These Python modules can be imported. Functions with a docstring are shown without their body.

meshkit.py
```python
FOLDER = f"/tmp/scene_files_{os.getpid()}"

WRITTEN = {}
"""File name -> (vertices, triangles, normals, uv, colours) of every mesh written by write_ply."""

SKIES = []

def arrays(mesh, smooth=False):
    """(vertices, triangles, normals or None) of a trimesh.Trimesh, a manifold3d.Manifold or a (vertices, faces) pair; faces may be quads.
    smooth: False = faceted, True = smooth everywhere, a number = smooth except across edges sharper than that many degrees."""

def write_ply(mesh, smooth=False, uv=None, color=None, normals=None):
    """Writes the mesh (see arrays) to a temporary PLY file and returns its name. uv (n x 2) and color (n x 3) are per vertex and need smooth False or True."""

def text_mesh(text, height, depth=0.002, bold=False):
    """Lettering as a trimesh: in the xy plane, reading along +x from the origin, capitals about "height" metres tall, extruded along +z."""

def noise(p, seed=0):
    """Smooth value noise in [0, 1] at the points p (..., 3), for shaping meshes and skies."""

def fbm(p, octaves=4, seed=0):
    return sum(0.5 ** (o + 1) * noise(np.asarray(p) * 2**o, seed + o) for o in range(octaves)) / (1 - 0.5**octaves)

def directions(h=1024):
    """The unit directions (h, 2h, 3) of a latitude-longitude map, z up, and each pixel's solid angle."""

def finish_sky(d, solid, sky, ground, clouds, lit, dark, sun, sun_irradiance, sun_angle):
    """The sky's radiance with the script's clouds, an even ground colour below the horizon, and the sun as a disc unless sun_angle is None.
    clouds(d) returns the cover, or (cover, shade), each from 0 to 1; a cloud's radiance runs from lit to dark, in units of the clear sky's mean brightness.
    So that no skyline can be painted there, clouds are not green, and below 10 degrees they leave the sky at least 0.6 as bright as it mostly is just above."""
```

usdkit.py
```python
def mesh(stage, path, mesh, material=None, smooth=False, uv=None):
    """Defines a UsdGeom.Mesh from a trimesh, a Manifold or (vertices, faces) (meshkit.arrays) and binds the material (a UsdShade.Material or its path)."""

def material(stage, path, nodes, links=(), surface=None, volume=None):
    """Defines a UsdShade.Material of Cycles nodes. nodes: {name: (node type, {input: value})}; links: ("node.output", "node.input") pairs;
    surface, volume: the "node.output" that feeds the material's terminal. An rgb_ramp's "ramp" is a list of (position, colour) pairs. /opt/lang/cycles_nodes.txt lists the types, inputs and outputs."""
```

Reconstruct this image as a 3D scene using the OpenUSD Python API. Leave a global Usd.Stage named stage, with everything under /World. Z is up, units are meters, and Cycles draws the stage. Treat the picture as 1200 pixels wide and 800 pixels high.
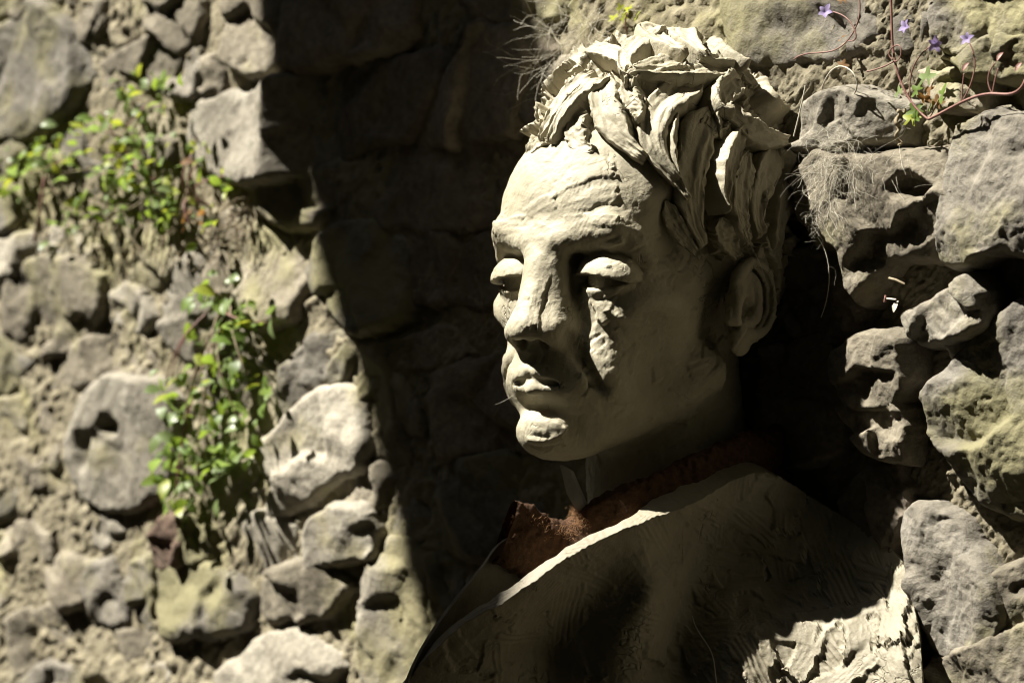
import math, random
import numpy as np
import trimesh
from scipy.spatial import cKDTree, Delaunay
from scipy.interpolate import RBFInterpolator, CubicSpline
from scipy.ndimage import map_coordinates
from shapely.geometry import Polygon, Point, box as sbox
from shapely import contains_xy
import usdkit
from pxr import Usd, UsdGeom, UsdLux, UsdShade, Gf, Sdf, Vt

# ------------------------------------------------------------------ camera, sky, sun, exposure
stage = Usd.Stage.CreateInMemory()
UsdGeom.SetStageUpAxis(stage, UsdGeom.Tokens.z)
UsdGeom.SetStageMetersPerUnit(stage, 1.0)
UsdGeom.Xform.Define(stage, '/World')
CAM = np.array([0.0, -1.42, 1.5])
EXPOSURE = 1.9
cam = UsdGeom.Camera.Define(stage, '/World/camera')
cam.AddTranslateOp().Set(Gf.Vec3d(*CAM))
cam.AddRotateXOp().Set(90.0)
cam.CreateHorizontalApertureAttr(36.0)
cam.CreateVerticalApertureAttr(24.0)
cam.CreateFocalLengthAttr(85.2)
cam.CreateFStopAttr(8.0)
cam.CreateFocusDistanceAttr(1.36)
cam.CreateClippingRangeAttr(Gf.Vec2f(0.05, 200))
cam.CreateExposureAttr(EXPOSURE)

SUN = np.array([-0.66, -0.05, 0.96]); SUN /= np.linalg.norm(SUN)
SUN_I, SKY_S = 1.25, 0.05
sun = UsdLux.DistantLight.Define(stage, '/World/sun')
sun.CreateIntensityAttr(SUN_I); sun.CreateNormalizeAttr(True); sun.CreateAngleAttr(0.5)
sun.CreateColorAttr(Gf.Vec3f(1.0, 0.95, 0.85))
_z = SUN; _x = np.cross([0, 0, 1.0], _z); _x /= np.linalg.norm(_x); _y = np.cross(_z, _x)
sun.AddTransformOp().Set(Gf.Matrix4d(*_x, 0, *_y, 0, *_z, 0, 0, 0, 0, 1))
UsdGeom.Scope.Define(stage, '/World/Looks')
sky_mat = usdkit.material(stage, '/World/Looks/sky_look', {
    's': ('sky_texture', dict(sky_type='single_scattering', sun_disc=False, sun_elevation=math.asin(SUN[2]),
                              sun_rotation=math.atan2(SUN[0], SUN[1]), aerosol_density=0.6)),
    'h': ('hsv', dict(saturation=0.45)),
    'b': ('background_shader', dict(strength=SKY_S))},
    [('s.color', 'h.color'), ('h.color', 'b.color')], surface='b.background')
dome = UsdLux.DomeLight.Define(stage, '/World/sky')
UsdShade.MaterialBindingAPI.Apply(dome.GetPrim()).Bind(sky_mat)
dome.GetPrim().SetCustomDataByKey('kind', 'structure')

# ------------------------------------------------------------------ helpers
rng = np.random.default_rng(7)
_used = {}


def numbered(parent, name):
    k = _used.get((parent, name), -1) + 1
    _used[(parent, name)] = k
    return name if k == 0 else f'{name}_{k:03d}'


def tag(prim, label=None, category=None, group=None, kind=None):
    for k, v in (('label', label), ('category', category), ('group', group), ('kind', kind)):
        if v:
            prim.SetCustomDataByKey(k, v)
    return prim


def thing(name, label, category, group=None, loc=None):
    path = '/World/' + numbered('/World', name)
    x = UsdGeom.Xform.Define(stage, path)
    if loc is not None:
        x.AddTranslateOp().Set(Gf.Vec3d(*map(float, loc)))
    return tag(x.GetPrim(), label, category, group)


def obj(name, mesh, mat, parent=None, label=None, smooth=True, kind=None, origin=None):
    root = str(parent.GetPath()) if parent is not None else '/World'
    if origin is not None:
        if isinstance(mesh, tuple):
            mesh = (np.asarray(mesh[0]) - origin, mesh[1])
        else:
            mesh = mesh.copy(); mesh.apply_translation(-np.asarray(origin))
    m = usdkit.mesh(stage, f'{root}/{numbered(root, name)}', mesh, mat, smooth=smooth)
    return tag(m.GetPrim(), label, None, None, kind)


def curves(name, strands, mat, parent, widths):
    """strands: list of (n,3) polylines; widths: list of per strand root/tip widths."""
    root = str(parent.GetPath()) if parent is not None else '/World'
    c = UsdGeom.BasisCurves.Define(stage, f'{root}/{numbered(root, name)}')
    c.CreateTypeAttr('linear')
    c.CreateCurveVertexCountsAttr(Vt.IntArray([len(s) for s in strands]))
    c.CreatePointsAttr(Vt.Vec3fArray.FromNumpy(np.vstack(strands).astype(np.float32)))
    c.CreateWidthsAttr(Vt.FloatArray.FromNumpy(np.concatenate([np.linspace(w[0], w[1], len(s)) for s, w in zip(strands, widths)]).astype(np.float32)))
    c.SetWidthsInterpolation('vertex')
    UsdShade.MaterialBindingAPI.Apply(c.GetPrim()).Bind(mat)
    return c.GetPrim()


_LAT = np.random.default_rng(99).random((64, 64, 64)).astype(np.float32)


def noise(p, seed=0):
    """smooth value noise in [-1, 1] at the points p (n,3)"""
    p = np.asarray(p, float) + np.array([seed * 17.13, seed * 5.71, seed * 29.37])
    i = np.floor(p); t = p - i
    q = (i + t * t * (3 - 2 * t)).T
    return map_coordinates(_LAT, q, order=1, mode='grid-wrap').astype(float) * 2 - 1


def fbm(p, octaves=4, seed=0, gain=0.5):
    p = np.asarray(p, float)
    s, a, tot = 0, 1.0, 0
    for o in range(octaves):
        s = s + a * noise(p * 2.03 ** o, seed + o * 3); tot += a; a *= gain
    return s / tot


def ridged(p, octaves=4, seed=0, gain=0.5):
    p = np.asarray(p, float)
    s, a, tot = 0, 1.0, 0
    for o in range(octaves):
        s = s + a * (1 - 2 * np.abs(noise(p * 2.1 ** o, seed + o * 5))); tot += a; a *= gain
    return s / tot


def sstep(a, b, x):
    t = np.clip((x - a) / (b - a), 0, 1)
    return t * t * (3 - 2 * t)


def unit(v):
    v = np.asarray(v, float)
    return v / np.maximum(np.linalg.norm(v, axis=-1, keepdims=True), 1e-12)


def ray(px, py):
    """direction of the ray through a point of the 1200 x 800 frame, with unit forward (Y) component"""
    return np.array([(px - 600) / 2000 / 1.42, 1.0, (400 - py) / 2000 / 1.42])


def at_depth(px, py, D):
    """the point D metres nearer than the picture plane Y = 0"""
    return CAM + ray(px, py) * (1.42 - D)


def spline(pts, n):
    pts = np.asarray(pts, float)
    if len(pts) == 2:
        return pts[0] + (pts[1] - pts[0]) * np.linspace(0, 1, n)[:, None]
    d = np.r_[0, np.cumsum(np.linalg.norm(np.diff(pts, axis=0), axis=1))]
    return CubicSpline(d, pts)(np.linspace(0, d[-1], n))


def grid_faces(nu, nv, wrap=False):
    i, j = np.meshgrid(np.arange(nu - 1), np.arange(nv if wrap else nv - 1), indexing='ij')
    a = i * nv + j; b = i * nv + (j + 1) % nv
    return np.stack([a, b, b + nv, a + nv], -1).reshape(-1, 4)


def tris(q):
    q = np.asarray(q)
    return np.vstack([q[:, [0, 1, 2]], q[:, [0, 2, 3]]])


def vnormals(v, f):
    n = np.zeros_like(v)
    fn = np.cross(v[f[:, 1]] - v[f[:, 0]], v[f[:, 2]] - v[f[:, 0]])
    for k in range(3):
        np.add.at(n, f[:, k], fn)
    return unit(n)


def tube(pts, rad, sides=6):
    pts = np.asarray(pts, float)
    n = len(pts); rad = np.broadcast_to(rad, n)
    t = unit(np.gradient(pts, axis=0))
    ref = np.array([0.31, 0.2, 0.93])
    a = unit(np.cross(t, ref)); b = np.cross(t, a)
    ang = np.linspace(0, 2 * np.pi, sides, endpoint=False)
    v = pts[:, None] + rad[:, None, None] * (np.cos(ang)[None, :, None] * a[:, None] + np.sin(ang)[None, :, None] * b[:, None])
    f = tris(grid_faces(n, sides, wrap=True))
    v = v.reshape(-1, 3)
    c0, c1 = len(v), len(v) + 1
    v = np.vstack([v, pts[0], pts[-1]])
    k = np.arange(sides)
    f = np.vstack([f, np.stack([np.full(sides, c0), (k + 1) % sides, k], 1),
                   np.stack([np.full(sides, c1), (n - 1) * sides + k, (n - 1) * sides + (k + 1) % sides], 1)])
    return v, f


# ------------------------------------------------------------------ materials
TONE = 0.55


def tone(c):
    return tuple(TONE * x for x in c)


def rock_mat(name, dark, light, tint, lichen=None, lich_amt=0.0, scale=1.0, rough=0.9):
    dark, light, tint = tone(dark), tone(light), tone(tint); lichen = tone(lichen) if lichen else None
    nodes = {
        'g': ('geometry', {}), 'oi': ('object_info', {}),
        'm': ('mapping', dict(scale=(scale,) * 3)),
        'n1': ('noise_texture', dict(scale=22.0, detail=8.0, roughness=0.65)),
        'n2': ('noise_texture', dict(scale=160.0, detail=6.0, roughness=0.7)),
        'n3': ('noise_texture', dict(scale=9.0, detail=5.0, roughness=0.6)),
        'r1': ('rgb_ramp', dict(ramp=[(0.28, dark), (0.5, tint), (0.72, light)])),
        'r2': ('rgb_ramp', dict(ramp=[(0.3, (0.62,) * 3), (0.55, (1.0,) * 3), (0.75, (1.2,) * 3)])),
        'mx': ('mix', dict(mix_type='multiply', fac=1.0)),
        'rv': ('map_range', dict(from_min=0.0, from_max=1.0, to_min=0.72, to_max=1.18)),
        'hv': ('hsv', dict()),
        'b1': ('bump', dict(strength=0.7, distance=0.0022)),
        'nb': ('noise_texture', dict(scale=420.0, detail=5.0, roughness=0.7)),
        'b2': ('bump', dict(strength=0.6, distance=0.0010)),
        'p': ('principled_bsdf', dict(roughness=rough, specular_ior_level=0.25)),
    }
    links = [('g.position', 'm.vector'), ('m.vector', 'n1.vector'), ('m.vector', 'n2.vector'), ('m.vector', 'n3.vector'), ('m.vector', 'nb.vector'),
             ('n1.fac', 'r1.fac'), ('n2.fac', 'r2.fac'), ('r1.color', 'mx.color1'), ('r2.color', 'mx.color2'),
             ('oi.random', 'rv.value'), ('rv.result', 'hv.value'),
             ('n2.fac', 'b1.height'), ('nb.fac', 'b2.height'), ('b1.normal', 'b2.normal'), ('b2.normal', 'p.normal')]
    if lichen is not None:
        nodes['r3'] = ('rgb_ramp', dict(ramp=[(0.62 - lich_amt * 0.3, (0, 0, 0)), (0.72 - lich_amt * 0.3, (1, 1, 1))]))
        nodes['ml'] = ('mix', dict(mix_type='mix', color2=lichen))
        links += [('n3.fac', 'r3.fac'), ('r3.color', 'ml.fac'), ('mx.color', 'ml.color1'), ('ml.color', 'hv.color')]
    else:
        links += [('mx.color', 'hv.color')]
    links += [('hv.color', 'p.base_color')]
    return usdkit.material(stage, '/World/Looks/' + name, nodes, links, surface='p.BSDF')


M = {}
M['stone_grey'] = rock_mat('stone_grey', (0.16, 0.145, 0.125), (0.36, 0.335, 0.285), (0.26, 0.235, 0.19), (0.31, 0.285, 0.16), 0.42)
M['stone_tan'] = rock_mat('stone_tan', (0.20, 0.17, 0.125), (0.46, 0.41, 0.315), (0.335, 0.295, 0.22), (0.38, 0.35, 0.20), 0.25)
M['stone_pale'] = rock_mat('stone_pale', (0.29, 0.26, 0.205), (0.57, 0.53, 0.43), (0.44, 0.40, 0.32), (0.42, 0.38, 0.22), 0.2)
M['stone_red'] = rock_mat('stone_red', (0.19, 0.125, 0.09), (0.40, 0.32, 0.25), (0.28, 0.19, 0.14))
M['stone_dark'] = rock_mat('stone_dark', (0.22, 0.18, 0.135), (0.44, 0.375, 0.29), (0.32, 0.27, 0.205), (0.22, 0.20, 0.12), 0.2)
M['mortar'] = rock_mat('mortar', (0.23, 0.195, 0.125), (0.48, 0.43, 0.305), (0.365, 0.32, 0.215), (0.34, 0.31, 0.165), 0.25)


def clay_mat(name, dark, light, wave_amt=0.5):
    dark, light = tone(dark), tone(light)
    nodes = {
        'g': ('geometry', {}),
        'n1': ('noise_texture', dict(scale=30.0, detail=5.0, roughness=0.6)),
        'n2': ('noise_texture', dict(scale=260.0, detail=4.0, roughness=0.6)),
        'r1': ('rgb_ramp', dict(ramp=[(0.3, dark), (0.65, light)])),
        'v': ('voronoi_texture', dict(scale=55.0)),
        'vm': ('vector_math', dict(math_type='scale', scale=0.012)),
        'va': ('vector_math', dict(math_type='add')),
        'rot': ('vector_rotate', dict(rotate_type='axis', axis=(0.5, -0.7, 0.5))),
        'sep': ('separate_color', dict()),
        'ang': ('math', dict(math_type='multiply', value2=3.1)),
        'w': ('wave_texture', dict(scale=130.0, distortion=2.6, detail=2.0, detail_scale=0.8)),
        'nm': ('noise_texture', dict(scale=38.0, detail=2.0)), 'rm': ('rgb_ramp', dict(ramp=[(0.52, (0, 0, 0)), (0.60, (1, 1, 1))])),
        'wm': ('math', dict(math_type='multiply')),
        'b1': ('bump', dict(strength=wave_amt, distance=0.0006)),
        'b2': ('bump', dict(strength=0.8, distance=0.0009)),
        'nc': ('noise_texture', dict(scale=34.0, detail=4.0, roughness=0.6, distortion=0.6)), 'cs': ('math', dict(math_type='subtract', value2=0.5)), 'ca': ('math', dict(math_type='absolute')),
        'cr': ('map_range', dict(from_min=0.0, from_max=0.012, to_min=0.0, to_max=1.0, clamp=True)),
        'nk': ('noise_texture', dict(scale=21.0, detail=3.0)), 'kr': ('map_range', dict(from_min=0.56, from_max=0.62, to_min=1.0, to_max=0.0, clamp=True)), 'cm': ('math', dict(math_type='maximum')),
        'b3': ('bump', dict(strength=0.8, distance=0.0009)),
        'ns': ('noise_texture', dict(scale=11.0, detail=7.0, roughness=0.7)), 'sr': ('rgb_ramp', dict(ramp=[(0.30, (0.74, 0.71, 0.66)), (0.5, (1, 1, 1)), (0.7, (1.08, 1.08, 1.08))])), 'sm': ('mix', dict(mix_type='multiply', fac=1.0)),
        'p': ('principled_bsdf', dict(roughness=0.62, specular_ior_level=0.3)),
    }
    links = [('g.position', 'n1.vector'), ('g.position', 'n2.vector'), ('n1.fac', 'r1.fac'), ('r1.color', 'sm.color1'), ('g.position', 'ns.vector'), ('ns.fac', 'sr.fac'), ('sr.color', 'sm.color2'), ('sm.color', 'p.base_color'),
             ('g.position', 'nc.vector'), ('nc.fac', 'cs.value1'), ('cs.value', 'ca.value1'), ('ca.value', 'cr.value'), ('g.position', 'nk.vector'), ('nk.fac', 'kr.value'), ('cr.result', 'cm.value1'), ('kr.result', 'cm.value2'), ('cm.value', 'b3.height'), ('b2.normal', 'b3.normal'),
             ('g.position', 'v.vector'), ('v.color', 'sep.color'), ('sep.r', 'ang.value1'),
             ('g.position', 'rot.vector'), ('ang.value', 'rot.angle'), ('rot.vector', 'w.vector'),
             ('g.position', 'nm.vector'), ('nm.fac', 'rm.fac'), ('w.fac', 'wm.value1'), ('rm.color', 'wm.value2'), ('wm.value', 'b1.height'), ('n2.fac', 'b2.height'), ('b1.normal', 'b2.normal'), ('b3.normal', 'p.normal')]
    return usdkit.material(stage, '/World/Looks/' + name, nodes, links, surface='p.BSDF')


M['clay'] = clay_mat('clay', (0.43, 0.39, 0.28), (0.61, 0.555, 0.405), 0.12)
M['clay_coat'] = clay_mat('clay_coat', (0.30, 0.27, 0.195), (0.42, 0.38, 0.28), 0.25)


def plain(name, c1, c2, scale=120, rough=0.8, bump=0.0008, trans=None):
    c1, c2 = tone(c1), tone(c2)
    nodes = {'g': ('geometry', {}), 'n': ('noise_texture', dict(scale=float(scale), detail=5.0, roughness=0.65)),
             'r': ('rgb_ramp', dict(ramp=[(0.3, c1), (0.7, c2)])),
             'b': ('bump', dict(strength=0.8, distance=bump)),
             'p': ('principled_bsdf', dict(roughness=rough, specular_ior_level=0.3))}
    links = [('g.position', 'n.vector'), ('n.fac', 'r.fac'), ('r.color', 'p.base_color'), ('n.fac', 'b.height'), ('b.normal', 'p.normal')]
    surf = 'p.BSDF'
    if trans:
        nodes['t'] = ('translucent_bsdf', dict(color=trans)); nodes['x'] = ('mix_closure', dict(fac=0.35))
        links += [('p.BSDF', 'x.closure1'), ('t.BSDF', 'x.closure2')]; surf = 'x.closure'
    return usdkit.material(stage, '/World/Looks/' + name, nodes, links, surface=surf)


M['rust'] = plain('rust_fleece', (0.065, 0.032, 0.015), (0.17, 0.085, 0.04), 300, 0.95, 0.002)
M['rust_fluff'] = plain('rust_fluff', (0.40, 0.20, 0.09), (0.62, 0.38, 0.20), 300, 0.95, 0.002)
M['plaster'] = plain('shirt_plaster', (0.42, 0.41, 0.38), (0.6, 0.58, 0.54), 60, 0.7)
M['leaf'] = plain('leaf_green', (0.10, 0.17, 0.035), (0.20, 0.30, 0.06), 90, 0.45, 0.0003, (0.30, 0.42, 0.05))
M['leaf_pale'] = plain('leaf_pale', (0.17, 0.24, 0.09), (0.30, 0.38, 0.16), 90, 0.38, 0.0003, (0.30, 0.42, 0.10))
M['leaf_yellow'] = plain('leaf_yellow', (0.26, 0.32, 0.03), (0.38, 0.42, 0.06), 90, 0.45, 0.0003, (0.45, 0.5, 0.05))
M['leaf_brown'] = plain('leaf_brown', (0.16, 0.075, 0.03), (0.34, 0.19, 0.07), 90, 0.7, 0.0003, (0.3, 0.15, 0.04))
M['stem'] = plain('stem_red', (0.22, 0.09, 0.075), (0.38, 0.21, 0.17), 90, 0.5)
M['stem_dry'] = plain('stem_dry', (0.26, 0.20, 0.12), (0.42, 0.35, 0.23), 90, 0.8)
M['petal'] = plain('petal_violet', (0.32, 0.24, 0.52), (0.50, 0.42, 0.70), 90, 0.6, 0.0002, (0.4, 0.3, 0.6))
M['strand'] = plain('dry_strand', (0.66, 0.61, 0.48), (0.90, 0.85, 0.70), 90, 0.6)
M['ground'] = plain('ground_gravel', (0.06, 0.05, 0.03), (0.13, 0.105, 0.065), 30, 0.95, 0.01)
M['bark'] = plain('bark', (0.07, 0.05, 0.035), (0.17, 0.13, 0.09), 20, 0.95, 0.01)
M['foliage'] = plain('foliage', (0.03, 0.038, 0.014), (0.06, 0.07, 0.025), 10, 0.6, 0.001)

# ------------------------------------------------------------------ the rubble wall
TH = math.radians(46)
WT = np.array([math.cos(TH), -math.sin(TH), 0.0]); WN = np.array([-math.sin(TH), -math.cos(TH), 0.0])
W0 = np.array([0.20, -0.03, 1.5])


def wall_pt(a, z, h=0.0):
    a = np.asarray(a, float)
    return W0 + a[..., None] * WT + np.asarray(z, float)[..., None] * np.array([0, 0, 1.0]) + np.asarray(h, float)[..., None] * WN


def px_wall(px, py, h=0.012):
    d = ray(px, py)
    lam = np.dot(W0 + h * WN - CAM, WN) / np.dot(d, WN)
    p = CAM + lam * d - W0
    return np.array([np.dot(p, WT), p[2]])


def stone_mesh(poly_az, h, seed, step=0.003, planes=(), rough=1.0, edge=0.014, grain=1.0, pits=()):
    r = np.random.default_rng(seed)
    P = np.asarray(poly_az, float)
    # round and roughen the outline
    closed = np.vstack([P, P[:1]])
    d = np.r_[0, np.cumsum(np.linalg.norm(np.diff(closed, axis=0), axis=1))]
    n = max(24, int(d[-1] / (step * 1.2)))
    s = np.linspace(0, d[-1], n, endpoint=False)
    lin = np.stack([np.interp(s, d, closed[:, k]) for k in range(2)], 1)
    w = max(2, int(0.006 / (d[-1] / n)))
    ker = np.hanning(2 * w + 3)[1:-1]; ker /= ker.sum()
    ext = np.vstack([lin[-3 * w:], lin, lin[:3 * w]])
    sm = np.stack([np.convolve(ext[:, k], ker, 'same') for k in range(2)], 1)[3 * w:-3 * w]
    q = np.c_[sm * 45, np.full(n, seed * 1.7)]
    off = np.stack([fbm(q, 4, 11), fbm(q, 4, 23)], 1) * 0.006 * min(1.0, rough)
    B = sm + off
    pg = Polygon(B).buffer(0)
    if pg.geom_type != 'Polygon':
        pg = max(pg.geoms, key=lambda g: g.area)
    x0, y0, x1, y1 = pg.bounds
    gx, gy = np.meshgrid(np.arange(x0, x1, step), np.arange(y0, y1, step * 0.87))
    gx[1::2] += step / 2
    g = np.stack([gx.ravel(), gy.ravel()], 1); g += r.normal(0, step * 0.12, g.shape)
    B = np.array(pg.exterior.coords)[:-1]
    tree = cKDTree(B)
    g = g[contains_xy(pg, g[:, 0], g[:, 1])]
    g = g[tree.query(g)[0] > step * 0.6]
    pts = np.vstack([B, g])
    dist = tree.query(pts)[0]; dist[:len(B)] = 0
    tri = Delaunay(pts).simplices
    cen = pts[tri].mean(1)
    tri = tri[contains_xy(pg, cen[:, 0], cen[:, 1])]
    a = pts[tri[:, 1]] - pts[tri[:, 0]]; b = pts[tri[:, 2]] - pts[tri[:, 0]]
    flip = a[:, 0] * b[:, 1] - a[:, 1] * b[:, 0] < 0
    tri[flip] = tri[flip][:, [0, 2, 1]]
    c = np.array(pg.centroid.coords[0]); size = math.sqrt(pg.area)
    xyz = np.c_[pts, np.full(len(pts), seed * 0.37)]
    e = min(edge * 0.5, size * 0.15)
    p = np.clip(dist / e, 0, 1)
    dome = np.sqrt(1 - (1 - p) ** 2)
    H = h * r.uniform(0.85, 1.1) + (pts - c) @ r.normal(0, 0.09, 2)
    # a few broken planes chip the edges, the middle stays a rough flat face
    if planes:
        H = H * 0 + 1.0
    for k_ in range(0 if planes else 6):
        an = k_ * 1.05 + r.uniform(0, 0.9); sl = r.uniform(0.2, 0.7)
        q0 = c + size * r.uniform(0.40, 0.62) * np.array([math.cos(an), math.sin(an)])
        H = np.minimum(H, h * r.uniform(0.85, 1.05) - sl * ((pts - q0) @ [math.cos(an), math.sin(an)]))
    for (pa, pz, sa, sz, h0) in planes:
        H = np.minimum(H, h0 + sa * (pts[:, 0] - pa) + sz * (pts[:, 1] - pz))
    fl = max(min(0.013, h * 0.8), h * 0.55)
    H = np.where(H < fl, fl + 0.3 * (H - fl), H)
    kc = r.integers(4, 9)
    cen_ = c + size * 0.5 * r.uniform(-1, 1, (kc, 2)); wq = pts + 0.10 * size * np.stack([fbm(xyz * 50, 2, 15), fbm(xyz * 50, 2, 17)], 1)
    d2 = ((wq[:, None] - cen_[None]) ** 2).sum(2) / (2 * (0.11 * size) ** 2); wk = np.exp(-3.0 * (d2 - d2.min(1, keepdims=True))); wk /= wk.sum(1, keepdims=True)
    gk = r.normal(0, 0.19 if c[0] > 0 else 0.15, (kc, 2)); ok_ = r.normal(0, 0.0020, kc)
    H = H + rough * np.sum(wk * (ok_[None] + np.clip(np.einsum('nkd,kd->nk', pts[:, None] - cen_[None], gk), -0.0035, 0.0035)), 1)
    # bedding and cracks
    wv = xyz + 0.01 * np.stack([fbm(xyz * 40, 2, 3), fbm(xyz * 40, 2, 5), 0 * dist], 1)
    H = H + rough * (0.0022 * fbm(wv * 26, 3, 7) + 0.0012 * ridged(wv * 85, 4, 9, 0.7) - 0.001)
    cell = noise(wv * 75, 31)
    H = H + rough * 0.0008 * np.round(cell * 2) / 2 - 0.0016 * rough * np.abs(noise(wv * np.array([30, 48, 1]), 45))
    crk = np.abs(noise(wv * np.array([16, 26, 1]), 41))
    H = H - rough * 0.0012 * np.exp(-(crk / 0.05) ** 2) * sstep(-0.1, 0.3, noise(wv * 20, 43))
    H = H + grain * 0.0011 * fbm(xyz * 330, 3, 13, 0.65)
    for (pa, pz, ra, rz, dep) in pits:
        wx = pts + 0.006 * np.stack([fbm(xyz * 70, 3, 91), fbm(xyz * 70, 3, 93)], 1)
        H = H - dep * np.exp(-(((wx[:, 0] - pa) / ra) ** 2 + ((wx[:, 1] - pz) / rz) ** 2) ** 2)
    H = -0.012 + (H + 0.012) * dome
    lat = 0.0022 * rough * np.stack([fbm(xyz * 70, 3, 51), fbm(xyz * 70, 3, 57)], 1) * p[:, None]
    nb = len(B)
    v = wall_pt(pts[:, 0] + lat[:, 0], pts[:, 1] + lat[:, 1], H)
    inner = c + (B - c) * 0.97
    back = wall_pt(inner[:, 0], inner[:, 1], np.full(nb, -0.05))
    k = np.arange(nb); k2 = (k + 1) % nb
    # the outline may run either way round
    ar = 0.5 * np.sum(B[:, 0] * B[k2, 1] - B[k2, 0] * B[:, 1])
    N = len(v)
    side = np.stack([k, N + k, N + k2, k2], 1)
    if ar < 0:
        side = side[:, ::-1]
    return np.vstack([v, back]), np.vstack([tri, tris(side)])


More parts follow.
